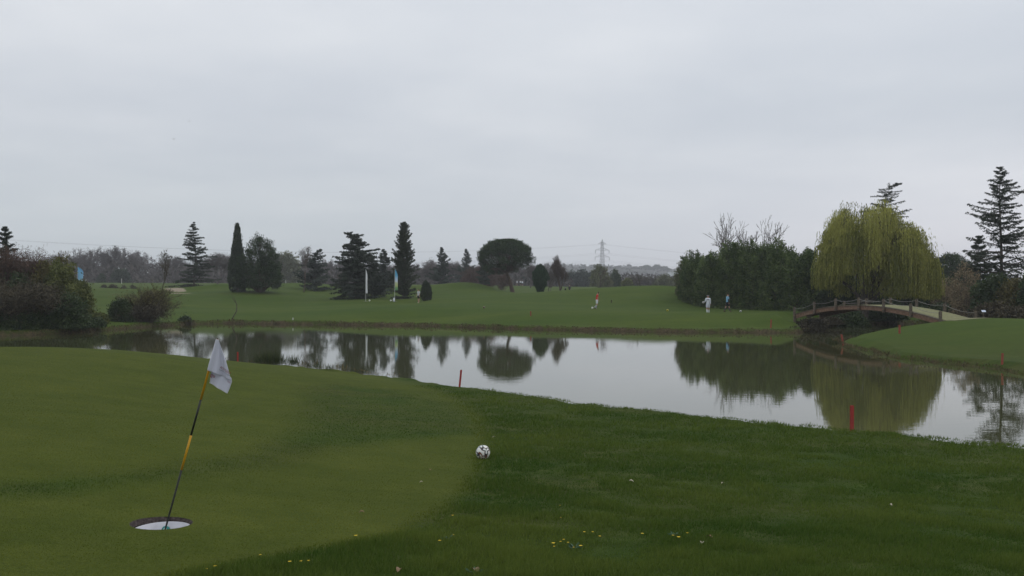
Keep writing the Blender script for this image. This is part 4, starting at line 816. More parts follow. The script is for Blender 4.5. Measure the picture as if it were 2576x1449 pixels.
# ---------------------------------------------------------------- balls
def colmat(name, attr='Col', rough=.35):
    m = bpy.data.materials.new(name); m.use_nodes = True; t = m.node_tree; b = t.nodes['Principled BSDF']; b.inputs['Roughness'].default_value = rough
    a = t.nodes.new('ShaderNodeAttribute'); a.attribute_name = attr; t.links.new(a.outputs['Color'], b.inputs['Base Color']); return m
bm_ = colmat('printed football cover')
def ball(loc, lab, base=(.72, .72, .68), cols=((.008, .07, .06), (.012, .018, .06), (.012, .012, .014), (.22, .06, .02)), seed=1, rot=(0, 0, 0), R=.11, n=96, group=None, name='football', lobes=True):
    th_ = np.linspace(0, pi, n//2+1); ph = np.arange(n)*2*pi/n; T_, Ph = np.meshgrid(th_, ph, indexing='ij')
    P = np.stack([np.sin(T_)*np.cos(Ph), np.sin(T_)*np.sin(Ph), np.cos(T_)], -1).reshape(-1, 3); r = R3(seed)
    g = G(); k = np.arange(n); q = [[i*n+a, (i+1)*n+a, (i+1)*n+(a+1) % n, i*n+(a+1) % n] for i in range(n//2) for a in range(n)]
    g.add(P*R, q); o = g.build(name, bm_, None, True); o.location = (loc[0], loc[1], loc[2]+R); o.rotation_euler = rot
    C = np.ones((len(P), 4)); C[:, :3] = base
    if lobes:
        # six four-armed panels on the cube axes: rounded loops of colour between the arms
        ax = np.array([[1, 0, 0], [-1, 0, 0], [0, 1, 0], [0, -1, 0], [0, 0, 1], [0, 0, -1.]]); cr = np.array([[a, b, c] for a in (1, -1) for b in (1, -1) for c in (1, -1)])/math.sqrt(3)
        for j, c in enumerate(cr):
            u = unit(np.cross(c, [0.3, .2, 1])); v = np.cross(c, u); x = P@u; y = P@v; w_ = P@c
            an = np.arctan2(y, x); rr = np.arccos(np.clip(w_, -1, 1)); lob = .40+.26*np.cos(3*an+j); band = np.abs(rr-lob)*.8
            m = (band < .11) & (w_ > 0); C[m, :3] = cols[j % len(cols)]; m2 = (band < .15) & (band >= .11) & (rr > lob) & (w_ > 0); C[m2, :3] = cols[(j+1) % len(cols)]
            m3 = (np.sin(3*an+j*2) > .75) & (rr < lob+.05) & (rr > lob-.22) & (w_ > 0); C[m3, :3] = cols[(j+2) % len(cols)]
    a = o.data.attributes.new('Col', 'FLOAT_COLOR', 'POINT'); a.data.foreach_set('color', C.astype(np.float32).ravel()); return tag(o, lab, 'ball', group)
x, y, z = ray(1215, 1154); ball((x, y, gz(x, y)-.014), 'white football with looping dark green, navy and rust marks lying by the green', rot=(.5, .35, 1.1), seed=5, n=180)
FB = 'footballs on the far lawn'
dark = ((.03, .03, .03),)*4
ball(at(1490, 92.6, -.01), 'plain white football at the feet of the man in red', seed=6, group=FB, n=32, lobes=False)
ball(at(1679, 88.5, -.01), 'bright yellow football alone on the far lawn', (.60, .55, .02), dark, group=FB, n=48, R=.115)
ball(at(1863, 86, -.01), 'white football in front of the bamboo', cols=dark, group=FB, n=48, rot=(1, 0, 0))
ball(at(929.5, 116, -.01), 'small white ball beside the narrow white banner', group=FB, n=24, lobes=False)
ball(at(983, 116, -.01), 'small white ball beside the blue and green banner', group=FB, n=24, lobes=False)
ball(at(1217.5, 89, -.01), 'small brown and cream ball lying alone below the mound', (.25, .16, .10), dark, group=FB, n=32)
# ---------------------------------------------------------------- banners
def banner(u, D, vt, vb, wd, rz, lab, pal, tip=.0, name='feather_banner', poleh=None):
    x, y, z = at(u, D); H_ = zof(vt, D)-z; hb = zof(vb, D)-z; t = thing(name, lab, 'banner', (x, y, z), rz)
    g = G(); tube(g, [(0, 0, 0), (0, 0, H_*.6), (.01, 0, H_*.9), (.05+tip, 0, H_)], [.03, .025, .02, .012], 8); g.build('pole', mat('pale pole', (.45, .46, .44), .5), t)
    g = G(); box(g, (0, 0, .02), (.62, .07, .03)); box(g, (0, 0, .025), (.07, .62, .03)); g.build('base', mat('grey steel foot', (.30, .31, .28), .5), t)
    g = G(); n = 28; s = np.linspace(0, 1, n); V = []
    for q in s:
        zz_ = hb+(H_-hb)*q; w_ = wd*min(1, (.9+.1*q) if q < .62 else .96*max(1-((q-.62)/.38)**2.2, .03)); 
        for k in range(7): f = k/6; V.append([.03+w_*f, .05*wd*sin(f*5+q*6), zz_-.02*f])
    for q in s: pass
    Q = [[i*7+k, i*7+k+1, (i+1)*7+k+1, (i+1)*7+k] for i in range(n-1) for k in range(6)]
    g.add(V, Q, shade=np.repeat(s, 7)); o = g.build('sail', pal, t, True); sol = o.modifiers.new('cloth', 'SOLIDIFY'); sol.thickness = .006
    return t
def ramp_mat(name, stops, rough=.7):
    m = bpy.data.materials.new(name); m.use_nodes = True; tt = m.node_tree; b = tt.nodes['Principled BSDF']; b.inputs['Roughness'].default_value = rough
    a = tt.nodes.new('ShaderNodeAttribute'); a.attribute_name = 'shade'; cr = tt.nodes.new('ShaderNodeValToRGB'); tt.links.new(a.outputs['Fac'], cr.inputs[0]); tt.links.new(cr.outputs[0], b.inputs['Base Color'])
    e = cr.color_ramp.elements; e[0].position = stops[0][0]; e[0].color = (*stops[0][1], 1); e[1].position = stops[-1][0]; e[1].color = (*stops[-1][1], 1)
    for p, c in stops[1:-1]: k = e.new(p); k.color = (*c, 1)
    return m
banner(920, 116, 678, 738, .55, 1.30, 'narrow white feather banner seen edge-on before the cedars', ramp_mat('white banner cloth', [(0, (.62, .64, .68)), (1, (.70, .72, .74))]))
banner(993, 116, 677, 730, .50, .78, 'blue to green feather banner before the tall fir', ramp_mat('blue green banner cloth', [(0, (.10, .30, .12)), (.12, (.16, .34, .12)), (.2, (.42, .50, .20)), (.35, (.50, .55, .30)), (.42, (.55, .60, .72)), (.55, (.40, .55, .75)), (.7, (.10, .38, .60)), (1, (.08, .30, .50))]))
tb = banner(195, 120, 671, 706, .74, .1, 'pale blue feather banner standing beyond the thicket', ramp_mat('light blue banner cloth', [(0, (.5, .62, .7)), (.12, (.22, .45, .65)), (1, (.12, .36, .62))]))
# white bottle hung at the foot of the coloured banner
g = G(); lathe(g, [(.001, 0), (.13, .01), (.14, .1), (.14, .32), (.08, .42), (.04, .48), (.04, .54), (.001, .55)], 14); o = g.build('white_can', mat('white plastic can', (.6, .62, .66), .4), None, True); x, y, z = at(991, 115.6); o.location = (x, y, z); tag(o, 'white can standing against the foot of the blue and green banner', 'can')
# ---------------------------------------------------------------- pylon and lines
def pylon():
    D = 700; x, y = uxy(1515, D); z = gz(x, y); H_ = zof(602, D)-z; m = mat('galvanised steel', (.16, .165, .17), .6, metal=.2); t = thing('pylon', 'lattice electricity pylon rising beyond the wooded plain', 'pylon', (x, y, z), .35)
    def wz(q): return np.interp(q, [0, .45, .9, 1], [4.6, 1.5, .8, .05])
    A = []; B = []; lv = list(np.linspace(0, .45, 7))+list(np.linspace(.5, 1, 9))
    for a, b in zip(lv[:-1], lv[1:]):
        ca = [np.array([sx*wz(a), sy*wz(a), a*H_]) for sx, sy in ((-1, -1), (1, -1), (1, 1), (-1, 1))]; cb = [np.array([sx*wz(b), sy*wz(b), b*H_]) for sx, sy in ((-1, -1), (1, -1), (1, 1), (-1, 1))]
        for k in range(4): A += [ca[k], ca[k], ca[(k+1) % 4], ca[k]]; B += [cb[k], cb[(k+1) % 4], cb[k], ca[(k+1) % 4]]
    g = G(); segs(g, A, B, .065, .065, 4); g.build('lattice_tower', m, t)
    ends = []
    for q, w_ in ((.61, 6.2), (.76, 6.0), (.90, 3.2)):
        g = G(); A = []; B = []
        for sx in (-1, 1):
            for dy in (-.6, .6): A += [(sx*wz(q), dy, q*H_), (sx*wz(q), dy, q*H_+1.6)]; B += [(sx*w_, 0, q*H_), (sx*w_, 0, q*H_)]
            A += [(sx*w_*.5, 0, q*H_)]; B += [(sx*w_*.5, 0, q*H_+1.0)]
        segs(g, A, B, .07, .07, 4); ar = g.build('cross_arm', m, t)
        for sx in (-1, 1):
            ln = 2.6 if q < .85 else .3; g = G(); segs(g, [(sx*w_, 0, q*H_)], [(sx*w_, 0, q*H_-ln)], .16, .16, 5); g.build('insulator', m, ar); ends.append((sx*w_, q*H_-ln))
    c, s = cos(.35), sin(.35); ws = []
    cm = mat('power line', (.10, .10, .11), .6)
    for k, (ex, ez) in enumerate(ends):
        a = np.array([x+ex*c, y+ex*s, z+ez])
        for j, (ue, De, ze, sag) in enumerate([(-700, 420, z+ez-2, 11), (2700, 980, z+ez+2, 12)]):
            bx, by = uxy(ue, De); b = np.array([bx+ex*c, by+ex*s, ze]); q = np.linspace(0, 1, 40)[:, None]; pts = a+(b-a)*q-np.array([0, 0, 1])*4*sag*q*(1-q)
            g = G(); tube(g, pts, .024, 4); o = g.build('power_line', cm); tag(o, ['lower', 'upper', 'topmost'][k//2]+[' near-side', ' off-side'][k%2]+' power line running from the pylon '+['towards the woods', 'over the bamboo'][j], 'cable', 'power lines from the pylon')
pylon()
# ---------------------------------------------------------------- far buildings
bwh = mat('pale cladding', (.62, .64, .66), .6); bgl = mat('dark glazing', (.08, .09, .10), .3); brf = mat('light grey roof', (.42, .43, .44), .7)
def hall(u, D, vt, wpx, lab, hh=None, vb=None):
    x, y = uxy(u, D); z = gz(x, y); H_ = hh or zof(vt, D)-z; z1 = zof(vt, D); W_ = pxm(wpx, D); t = thing('warehouse', lab, 'building', (x, y, z)); h = z1-z
    g = G(); box(g, (0, 8, h/2), (W_, 16, h)); g.build('wall', bwh, t); g = G(); box(g, (0, 8, h+.2), (W_+.8, 16.8, .4)); g.build('roof', brf, t)
    for k in range(5): g = G(); box(g, (-W_*.4+W_*.2*k, -.03, h*.62), (W_*.12, .06, h*.10)); g.build('window', bgl, t)
hall(1712, 640, 684, 46, 'white flat-roofed warehouse half hidden by the bamboo'); hall(1668, 640, 703, 66, 'long low pale building beyond the scrub')
# pines standing up from the far ridge
for k, (u, v) in enumerate([(1628, 668), (1652, 667), (1672, 671)]):
    D = 1490; x, y = uxy(u, D); z1 = zof(v, D); tr, fo = plume(6.5, 6.5, 8, 90, 700+k, leaf=2.2, wl=.6, per=16, ln=1.5, spread=1.0, zmin=4, low=.1, rag=.15)
    t = thing('ridge_pine', ['first', 'middle', 'lowest'][k]+' of the three pines on the skyline of the ridge', 'tree', (x, y, z1-8), 0, 'pines on the ridge skyline'); tr.build('trunk', MT['bark'], t); fo.build('crown', MT['pine'], t)
# ---------------------------------------------------------------- people
skinm = mat('skin', (.42, .25, .18), .55)
def cloth(name, c): return mat(name, c, .85, bump=.15, bscale=40)
def skinned(name, V, E, Rr, m, parent, root=0, sub=2):
    me = bpy.data.meshes.new(name); me.from_pydata([tuple(v) for v in V], E, []); o = bpy.data.objects.new(name, me); link(o, parent); me.materials.append(m)
    sk = o.modifiers.new('skin', 'SKIN'); me.skin_vertices or me.attributes
    if not me.skin_vertices:
        bpy.context.view_layer.objects.active = o
    lay = me.skin_vertices[0] if len(me.skin_vertices) else None
    if lay:
        for i, r_ in enumerate(Rr):
            rr = r_ if isinstance(r_, tuple) else (r_, r_); lay.data[i].radius = rr; lay.data[i].use_root = (i == root)
    sk.use_smooth_shade = True; sb = o.modifiers.new('smooth', 'SUBSURF'); sb.levels = sub; sb.render_levels = sub
    return o
def person(u, D, yaw, lab, shirt, shorts, socks, shoes, pose, hair=(.03, .02, .015), hat=None, sleeve='short', under=None, H_=1.78, bands=None, hold=False, prnt=False):
    x, y, z = at(u, D); t = thing('person', lab, 'person', (x, y, z), yaw); k = H_/1.78
    def v(*a): return np.array(a, float)*k
    lean = pose.get('lean', 0); hip = v(0, 0, .93); 
    def rot(p, o, a): d = p-o; c, s = cos(a), sin(a); return o+np.array([d[0], d[1]*c+d[2]*s, d[2]*c-d[1]*s])
    sp = [rot(v(0, 0, q), hip, lean) for q in (1.08, 1.25, 1.42, 1.52)]
    hd = pose.get('head', 0); hc0 = sp[3]+np.array([0, sin(lean+hd), cos(lean+hd)])*.13*k; htop = sp[3]+np.array([0, sin(lean+hd), cos(lean+hd)])*.25*k
    hv = np.array([0, sin(lean+hd), cos(lean+hd)])*k; V = [hip]+sp+[sp[3]+hv*.05, sp[3]+hv*.115, sp[3]+hv*.185, sp[3]+hv*.235]; E = [(a_, a_+1) for a_ in range(8)]; Rr = [(.14, .10), (.115, .09), (.135, .10), (.10, .08), (.056, .056), (.074, .084), (.094, .112), (.092, .112), (.055, .068)]; hc0 = V[6]
    nz = hc0+np.array([0, cos(hd+lean)*.108, -.01-sin(hd+lean)*.1])*k; V.append(nz); E.append((6, len(V)-1)); Rr.append((.018, .02))
    J = {}
    for sd, nm in ((-1, 'l'), (1, 'r')):
        a, b = pose.get('leg_'+nm, (0, .05)); h0 = hip+v(sd*.10, 0, -.04); kn = h0+v(0, sin(a), -cos(a))*.44; an_ = kn+v(0, sin(a-b), -cos(a-b))*.42; 
        ft = an_+v(sd*.02, .08, -.045); toe = an_+v(sd*.03, .17, -.055+.0)
        i = len(V); V += [h0, kn, an_, ft, toe]; E += [(0, i), (i, i+1), (i+1, i+2), (i+2, i+3), (i+3, i+4)]; Rr += [(.095, .10), (.060, .062), (.040, .044), (.042, .036), (.036, .026)]; J['leg'+nm] = (h0, kn, an_, ft, toe)
        sa, so_, eb = pose.get('arm_'+nm, (0, .12, .2)); s0 = rot(v(sd*.185, 0, 1.43), hip, lean); el = s0+v(sd*sin(so_), sin(sa)*cos(so_), -cos(sa)*cos(so_))*.29
        wr = el+v(sd*sin(so_*.5-pose.get('in_'+nm, 0)), sin(sa+eb), -cos(sa+eb))*.25; hn = wr+unit(wr-el)*.075*k; i = len(V)
        V += [s0, el, wr, hn]; E += [(3, i), (i, i+1), (i+1, i+2), (i+2, i+3)]; Rr += [(.058, .058), (.040, .040), (.027, .024), (.036, .020)]; J['arm'+nm] = (s0, el, wr, hn)
        dd = unit(hn-wr); sdv = unit(np.cross(dd, [sd*1., 0.2, 0])); 
        for f in range(4):
            b0 = hn+dd*.012*k+sdv*(f-1.5)*.018*k; ln = (.060, .072, .068, .052)[f]*k; c1 = b0+dd*ln*.55; c2 = c1+unit(dd+np.array([-sd*.5, .1, 0]))*ln*.5; i = len(V); V += [b0, c1, c2]; E += [(i-1-3*f if f == 0 else J['hi'+nm], i), (i, i+1), (i+1, i+2)] if f else [(i-1, i), (i, i+1), (i+1, i+2)]
            if f == 0: J['hi'+nm] = i-1
            Rr += [.0095, .0085, .0075]
        b0 = wr+dd*.03*k-sdv*.028*k; i = len(V); V += [b0, b0+(dd*.7-sdv*.6)*.035*k, b0+(dd*1.0-sdv*.5)*.062*k]; E += [(J['hi'+nm]-1, i), (i, i+1), (i+1, i+2)]; Rr += [.012, .0105, .009]
    Rr = [tuple(np.array(r_ if isinstance(r_, tuple) else (r_, r_))*k) for r_ in Rr]
    skinned('body', V, E, Rr, skinm, t)
    # shirt with sleeves
    e = 1.14; V2 = [hip+v(0, 0, -.15)]+sp[:3]+[sp[3]-v(0, 0, .005)]; E2 = [(0, 1), (1, 2), (2, 3), (3, 4)]; R2 = [(.195, .155), (.165, .135), (.178, .14), (.165, .125), (.078, .078)]
    for nm in 'lr':
        s0, el, wr, hn = J['arm'+nm]; i = len(V2)
        if sleeve == 'long': V2 += [s0, el, wr-unit(wr-el)*.01]; E2 += [(3, i), (i, i+1), (i+1, i+2)]; R2 += [.080, .060, .044]
        else: V2 += [s0, s0+(el-s0)*.8]; E2 += [(3, i), (i, i+1)]; R2 += [.080, .068]
    so2 = skinned('shirt', V2, E2, [tuple(np.array(r_ if isinstance(r_, tuple) else (r_, r_))*k) for r_ in R2], shirt, t)
    if under is not None:
        for nm in 'lr':
            s0, el, wr, hn = J['arm'+nm]; skinned('sleeve', [s0+(el-s0)*.6, el, wr], [(0, 1), (1, 2)], [.056*k, .050*k, .036*k], under, t)
    # shorts: one garment with two legs
    V3 = [hip+v(0, 0, .12), hip+v(0, 0, -.02)]; E3 = [(0, 1)]; R3_ = [(.150, .125), (.172, .138)]
    for nm in 'lr':
        h0, kn, an_, ft, toe = J['leg'+nm]; i = len(V3); V3 += [h0+(kn-h0)*.12, h0+(kn-h0)*.86]; E3 += [(1, i), (i, i+1)]; R3_ += [(.112, .115), (.092, .092)]
    skinned('shorts', V3, E3, [tuple(np.array(r_)*k) for r_ in R3_], shorts, t)
    for nm in 'lr':
        h0, kn, an_, ft, toe = J['leg'+nm]
        if socks is not None:
            q0 = kn+(an_-kn)*.12
            if bands is None: skinned('sock', [q0, kn+(an_-kn)*.4, an_], [(0, 1), (1, 2)], [.060*k, .062*k, .046*k], socks, t)
            else:
                skinned('sock', [q0, kn+(an_-kn)*.4, an_], [(0, 1), (1, 2)], [.060*k, .062*k, .046*k], socks, t); 
                for f in (.22, .5, .78): g = G(); c = q0+(an_-q0)*f; dd = unit(an_-kn); tube(g, [c-dd*.028, c+dd*.028], [.072*k*(1.02-.25*f)]*2, 12); g.build('sock_band', bands, t)
        skinned('shoe', [an_+v(0, -.03, -.035), ft+v(0, 0, .0), toe+v(0, .02, -.002)], [(0, 1), (1, 2)], [(.052*k, .05*k), (.05*k, .042*k), (.042*k, .032*k)], shoes, t)
    # hair or cap, eyes
    hdv = np.array([0, sin(lean+hd), cos(lean+hd)]); fw = np.array([0, cos(lean+hd), -sin(lean+hd)])
    skinned('hair', [hc0+hdv*.0*k-fw*.045*k, hc0+hdv*.075*k-fw*.018*k, hc0+hdv*.115*k+fw*.02*k], [(0, 1), (1, 2)], [.090*k, .120*k, .105*k], cloth('hair', hair), t)
    if hat is not None:
        skinned('cap', [hc0+hdv*.05*k, hc0+hdv*.10*k, hc0+hdv*.145*k], [(0, 1), (1, 2)], [.125*k, .128*k, .085*k], hat, t)
        g = G(); c = hc0+hdv*.065*k+fw*.15*k; box(g, c, (.15*k, .10*k, .015*k), 0, -(lean+hd)*1.0); g.build('cap_peak', hat, t)
    for sx in (-1, 1):
        g = G(); c = hc0+hdv*.015*k+fw*.092*k+np.array([sx*.033*k, 0, 0]); box(g, c, (.022, .012, .012)); g.build('eye', MT['bark'], t)
    return t, J, k
wh = cloth('white sports cloth', (.66, .68, .74)); blk = cloth('black sports cloth', (.012, .012, .015)); red = cloth('red jersey', (.60, .035, .030))
t, J, k = person(1781, 84.6, -.15, 'man in white top, shorts and cap walking off with a ball under his arm', wh, cloth('white shorts', (.58, .60, .68)), wh, cloth('pale boots', (.45, .60, .55)), dict(leg_l=(-.16, .25), leg_r=(.14, .12), arm_l=(-.15, .30, 1.35), in_l=-.1, arm_r=(.02, .14, .12), head=.1), hat=wh, sleeve='long', hair=(.03, .022, .02), H_=1.74)
g = G()
for kx in range(5): box(g, (-.10+.05*kx, -.152, 1.30), (.034, .012, .075))
g.build('back_print', cloth('dark lettering', (.05, .055, .10)), t)
hn = J['arml'][3]; M_ = t.matrix_basis.copy(); import mathutils
from mathutils import Matrix, Vector
wp = Matrix.Translation(t.location) @ Matrix.Rotation(-.15, 4, 'Z') @ Vector((float(hn[0])-.06, float(hn[1])-.06, float(hn[2])+.02))
ball((wp.x-.02, wp.y, wp.z-.11), 'white and dark football held under the arm of the man in white', cols=((.02, .02, .04), (.3, .12, .12), (.02, .02, .04), (.2, .05, .05)), n=48, rot=(.4, .2, 0))
person(1830, 87.2, -pi/2+.12, 'man in a pale blue jersey and black shorts striding past the bamboo', cloth('pale blue jersey', (.20, .40, .56)), blk, cloth('dark grey socks', (.07, .075, .08)), blk, dict(leg_l=(-.30, .12), leg_r=(.32, .10), arm_l=(-.12, .08, .12), arm_r=(-.05, .10, .2), lean=.05, head=.12), hair=(.05, .025, .015), under=cloth('navy undershirt', (.012, .018, .045)), H_=1.82)
person(1501.5, 92.8, -pi/2-.12+.0, 'man in a red shirt, white shorts and hooped socks looking down on the far lawn', red, wh, blk, blk, dict(leg_l=(-.06, .10), leg_r=(.10, .85), arm_l=(-.05, .07, .15), arm_r=(.12, .08, .2), lean=.10, head=.55), hair=(.012, .010, .010), bands=wh, H_=1.80)
person(1053, 114.5, 2.4, 'man in a white and grey shirt and black shorts standing by the small dark juniper', cloth('white grey shirt', (.50, .52, .55)), blk, None, cloth('white shoes', (.6, .62, .5)), dict(leg_l=(.05, .05), leg_r=(-.05, .02), arm_l=(.0, .10, .2), arm_r=(.1, .12, .3), head=.35), hair=(.02, .018, .016), H_=1.76)
FP = 'tiny figures on the far fairway'
for k_, (u, D, c, lab, yw) in enumerate([(1301, 262, wh, 'first tiny figure in white beyond the umbrella pine', 2), (1309, 258, wh, 'tiny figure in white halfway between umbrella pine and egg-shaped bush', 1), (1314, 264, wh, 'tiny figure in white closest to the egg-shaped bush', .3), (1433, 190, blk, 'tiny dark-clothed person beside a golf bag under the bare trees', 2.6)]):
    t_ = person(u, D, yw, lab, c, blk if k_ < 3 else c, None, blk, dict(leg_l=(-.1, .1), leg_r=(.12, .1), lean=.05), H_=1.76, sleeve='long')[0]; t_['group'] = FP
def golfbag():
    x, y, z = at(1421, 190); t = thing('golf_bag', 'small dark golf bag on a trolley under the bare trees', 'golf bag', (x, y, z), .6)
    g = G(); tube(g, [(0, 0, .22), (0, -.25, 1.05)], [.15, .17], 12); g.build('bag', blk, t)
    for sx in (-1, 1): g = G(); tube(g, [(sx*.28, .05, .15), (sx*.33, .05, .15)], .15, 14); g.build('wheel', MT['bark'], t)
    g = G(); tube(g, [(-.3, .05, .15), (.3, .05, .15)], .015, 5); tube(g, [(0, .05, .15), (0, -.45, 1.2)], .015, 5); g.build('trolley_frame', mat('grey tube', (.2, .2, .2), .5), t)
    for j in range(4): g = G(); tube(g, [(-.06+.04*j, -.25, 1.0), (-.09+.06*j, -.33, 1.28)], [.01, .03], 6); g.build('club', mat('club steel', (.3, .3, .3), .4), t)
golfbag()
# ---------------------------------------------------------------- the cup, flagstick and flag
def cup():
    t = thing('golf_cup', 'oversized white-lined hole in the green with bare soil round its lip', 'hole', (HX, HY, HZ))
    g = G(); n = 96; an = np.arange(n)*2*pi/n; rows = []
    hz_ = height(HX+CR*np.cos(an), HY+CR*np.sin(an))-HZ
    for q, (rr, dz) in enumerate([(CR+.003, .001), (CR+.001, -.001), (CR-.004, -.012), (CR-.007, -.024), (CR-.010, -.038), (CR-.012, -.048), (.2445, -.050)]):
        jit = (fnoise(np.stack([np.cos(an)*9, np.sin(an)*9, 0*an+q*.7], -1), 77)-.5)*.014*(q < 6); r_ = rr+jit
        rows.append(np.stack([r_*np.cos(an), r_*np.sin(an), hz_*(1 if q < 4 else .9)+dz], -1))
    m = len(rows); k = np.arange(n); q = np.concatenate([np.stack([i*n+k, i*n+(k+1) % n, (i+1)*n+(k+1) % n, (i+1)*n+k], 1) for i in range(m-1)])
    g.add(np.concatenate(rows), q); g.build('soil_wall', mat('cut soil', (.028, .020, .018), .95, (.100, .080, .076), nscale=28, bump=.9, bscale=60), t, True)
    g = G(); lathe(g, [(.248, -.052), (.2445, -.050), (.2405, -.053), (.239, -.32), (.02, -.33)], 72); g.build('liner', mat('white cup liner', (.62, .62, .66), .45, (.52, .52, .56), nscale=9), t, True)
    g = G(); a = radians(102); lathe(g, [(.001, .03), (.030, .03), (.034, .024), (.034, -.03), (.001, -.03)], 20); o = g.build('teal_cap', mat('teal plastic', (.03, .22, .20), .4), t, True); o.location = (-.045, .228, -.122); o.rotation_euler = (1.25, 0, 0)
    g = G(); lathe(g, [(.001, .002), (.016, .002), (.016, 0)], 14); o2 = g.build('cap_mark', mat('pale lettering', (.45, .60, .55), .5), o, True); o2.location = (0, 0, .031)
cup()
def flagstick():
    D = HY-.02; t = thing('flagstick', 'leaning yellow and black flagstick standing in the oversized hole', 'flagstick', (HX, HY, HZ))
    def q(u, v): return np.array([uxy(u, D)[0]-HX, D-HY, zof(v, D)-HZ])
    top = q(547.3, 852); low = q(417, 1327); dv = unit(top-low); bot = low-dv*.30
    ye = mat('yellow painted pole', (.58, .30, .012), .4, (.50, .25, .012), nscale=14); bl = mat('black worn pole', (.009, .009, .010), .5, (.026, .026, .025), nscale=25)
    def s(v): f = (1327-v)/(1327-852); return low+(top-low)*f
    segs_ = [(bot, s(1182), .0072, .0085, bl), (s(1182), s(1095), .0098, .0098, ye), (s(1095), s(1005), .0088, .0088, bl), (s(1005), s(853), .0100, .0100, ye)]
    for a, b, ra, rb_, m in segs_: g = G(); tube(g, [a, (a+b)/2, b], [ra, (ra+rb_)/2, rb_], 16); g.build('pole_section', m, t, True)
    g = G(); tube(g, [s(853.2), s(851)], [.0085, .006], 12); g.build('pole_tip', bl, t, True)
    # flag cloth
    fl = mat('white flag cloth', (.66, .67, .76), .75, (.62, .63, .73), nscale=4, trans=.22); cl_t = thing  # cloth slightly see-through
    def patch(fn, nu, nv, name, thick=.0015):
        g = G(); U, V = np.meshgrid(np.linspace(0, 1, nu), np.linspace(0, 1, nv)); P = np.array([[fn(a, b) for a, b in zip(r1, r2)] for r1, r2 in zip(U, V)]).reshape(-1, 3)
        k = (np.arange(nv-1)[:, None]*nu+np.arange(nu-1)[None]).ravel(); g.add(P, np.stack([k, k+1, k+nu+1, k+nu], 1)); o = g.build(name, fl, flag, True); so_ = o.modifiers.new('cloth', 'SOLIDIFY'); so_.thickness = thick; return o
    flag = bpy.data.objects.new('flag', None); link(flag, t)
    flag['label'] = 'folded white flag with red print'
    yv = np.array([0, 1., 0])
    def bl_(pts, a): return np.array([np.interp(a, np.linspace(0, 1, len(pts)), [p[i] for p in pts]) for i in range(3)])
    # upper panel: from the sleeve to the hanging outer edge
    inner = [q(547, 853), q(538, 883), q(524.7, 930.5)]; outer = [q(551.2, 855), q(560, 880), q(569.4, 905), q(576, 930), q(582.5, 957)]
    def up_(a, b):
        p = bl_(inner, b)*(1-a)+bl_(outer, b)*a; w_ = .022*b*sin(a*6.5+.6)*(1-a*.4)+.010*b*sin(a*15+b*2); return p-yv*(.012+w_)
    patch(up_, 40, 40, 'upper_fold')
    # sleeve round the stick
    g = G(); tube(g, [s(853.4), s(880), s(930)], [.0135, .0150, .0155], 16, cap=False); g.build('sleeve', fl, flag, True)
    # lower panel: reverse of the cloth, folded back under
    li = [q(532, 928), q(528, 945), q(524.8, 963.8)]; lo = [q(582, 950), q(583.6, 960), q(578, 976), q(571.8, 989.6)]
    def dn(a, b):
        p = bl_(li, b)*(1-a)+bl_(lo, b)*a; return p+yv*(.016+.012*sin(a*5+b)+.006*sin(a*11))
    patch(dn, 40, 24, 'lower_fold')
    def hem(): 
        g = G(); pts = [dn(a, 1.0)-yv*.0025 for a in np.linspace(0, 1, 24)]; tube(g, pts, .0022, 5); g.build('hem', mat('hem thread', (.60, .60, .62), .8), flag, True)
    hem()
    def text(body, u, v, hpx, ang, m, name, base, dy, mirror=False, shear=0.0, maxw=None):
        cu = bpy.data.curves.new(name, 'FONT'); cu.body = body; cu.size = 1.0; cu.extrude = .0; cu.shear = shear; ob = bpy.data.objects.new('tmp', cu); COL.objects.link(ob); dg = bpy.context.evaluated_depsgraph_get(); dg.update()
        me = bpy.data.meshes.new_from_object(ob.evaluated_get(dg)); bpy.data.objects.remove(ob); o = bpy.data.objects.new(name, me); me.materials.clear(); me.materials.append(m); link(o, flag)
        s_ = hpx*D/F/.72; co = np.empty(len(me.vertices)*3); me.vertices.foreach_get('co', co); co = co.reshape(-1, 3)*s_
        if maxw: co[:, 0] *= min(1, maxw*D/F/max(co[:, 0].max(), 1e-6))
        if mirror: co[:, 0] = co[:, 0].max()-co[:, 0]
        c, s2 = cos(ang), sin(ang); x = co[:, 0]*c-co[:, 1]*s2; zz2 = co[:, 0]*s2+co[:, 1]*c; o0 = q(u, v); P = np.stack([x+o0[0], 0*x+D-HY, zz2+o0[2]], -1)
        # lay it on the cloth
        uu, vv = np.meshgrid(np.linspace(0, 1, 60), np.linspace(0, 1, 60)); S_s = np.array([base(a, b) for a, b in zip(uu.ravel(), vv.ravel())])
        for i in range(len(P)): k = np.argmin((S_s[:, 0]-P[i, 0])**2+(S_s[:, 2]-P[i, 2])**2); P[i, 1] = S_s[k, 1]-dy
        me.vertices.foreach_set('co', P.astype(np.float32).ravel()); me.update(); return o
    rp = mat('dark red print', (.22, .015, .03), .8); tp = mat('dark teal print', (.02, .07, .09), .8); pk = mat('print showing through cloth', (.36, .12, .16), .8)
    text('FOOTGOLF', 553.2, 926.5, 6.2, -.50, rp, 'lettering', up_, .004, maxw=31)
    text('Association Fran\u00e7aise', 552.2, 930.5, 2.6, -.50, tp, 'lettering', up_, .004, maxw=33)
    text('9', 526.5, 951.8, 11, -.12, pk, 'number', dn, .004, mirror=True)
    text('e', 532.5, 950.5, 9, -.2, pk, 'number', dn, .004, mirror=True)
    text('A.F.F', 571, 960.5, 3.8, -.42, pk, 'lettering', dn, .004, mirror=True, maxw=9)
flagstick()
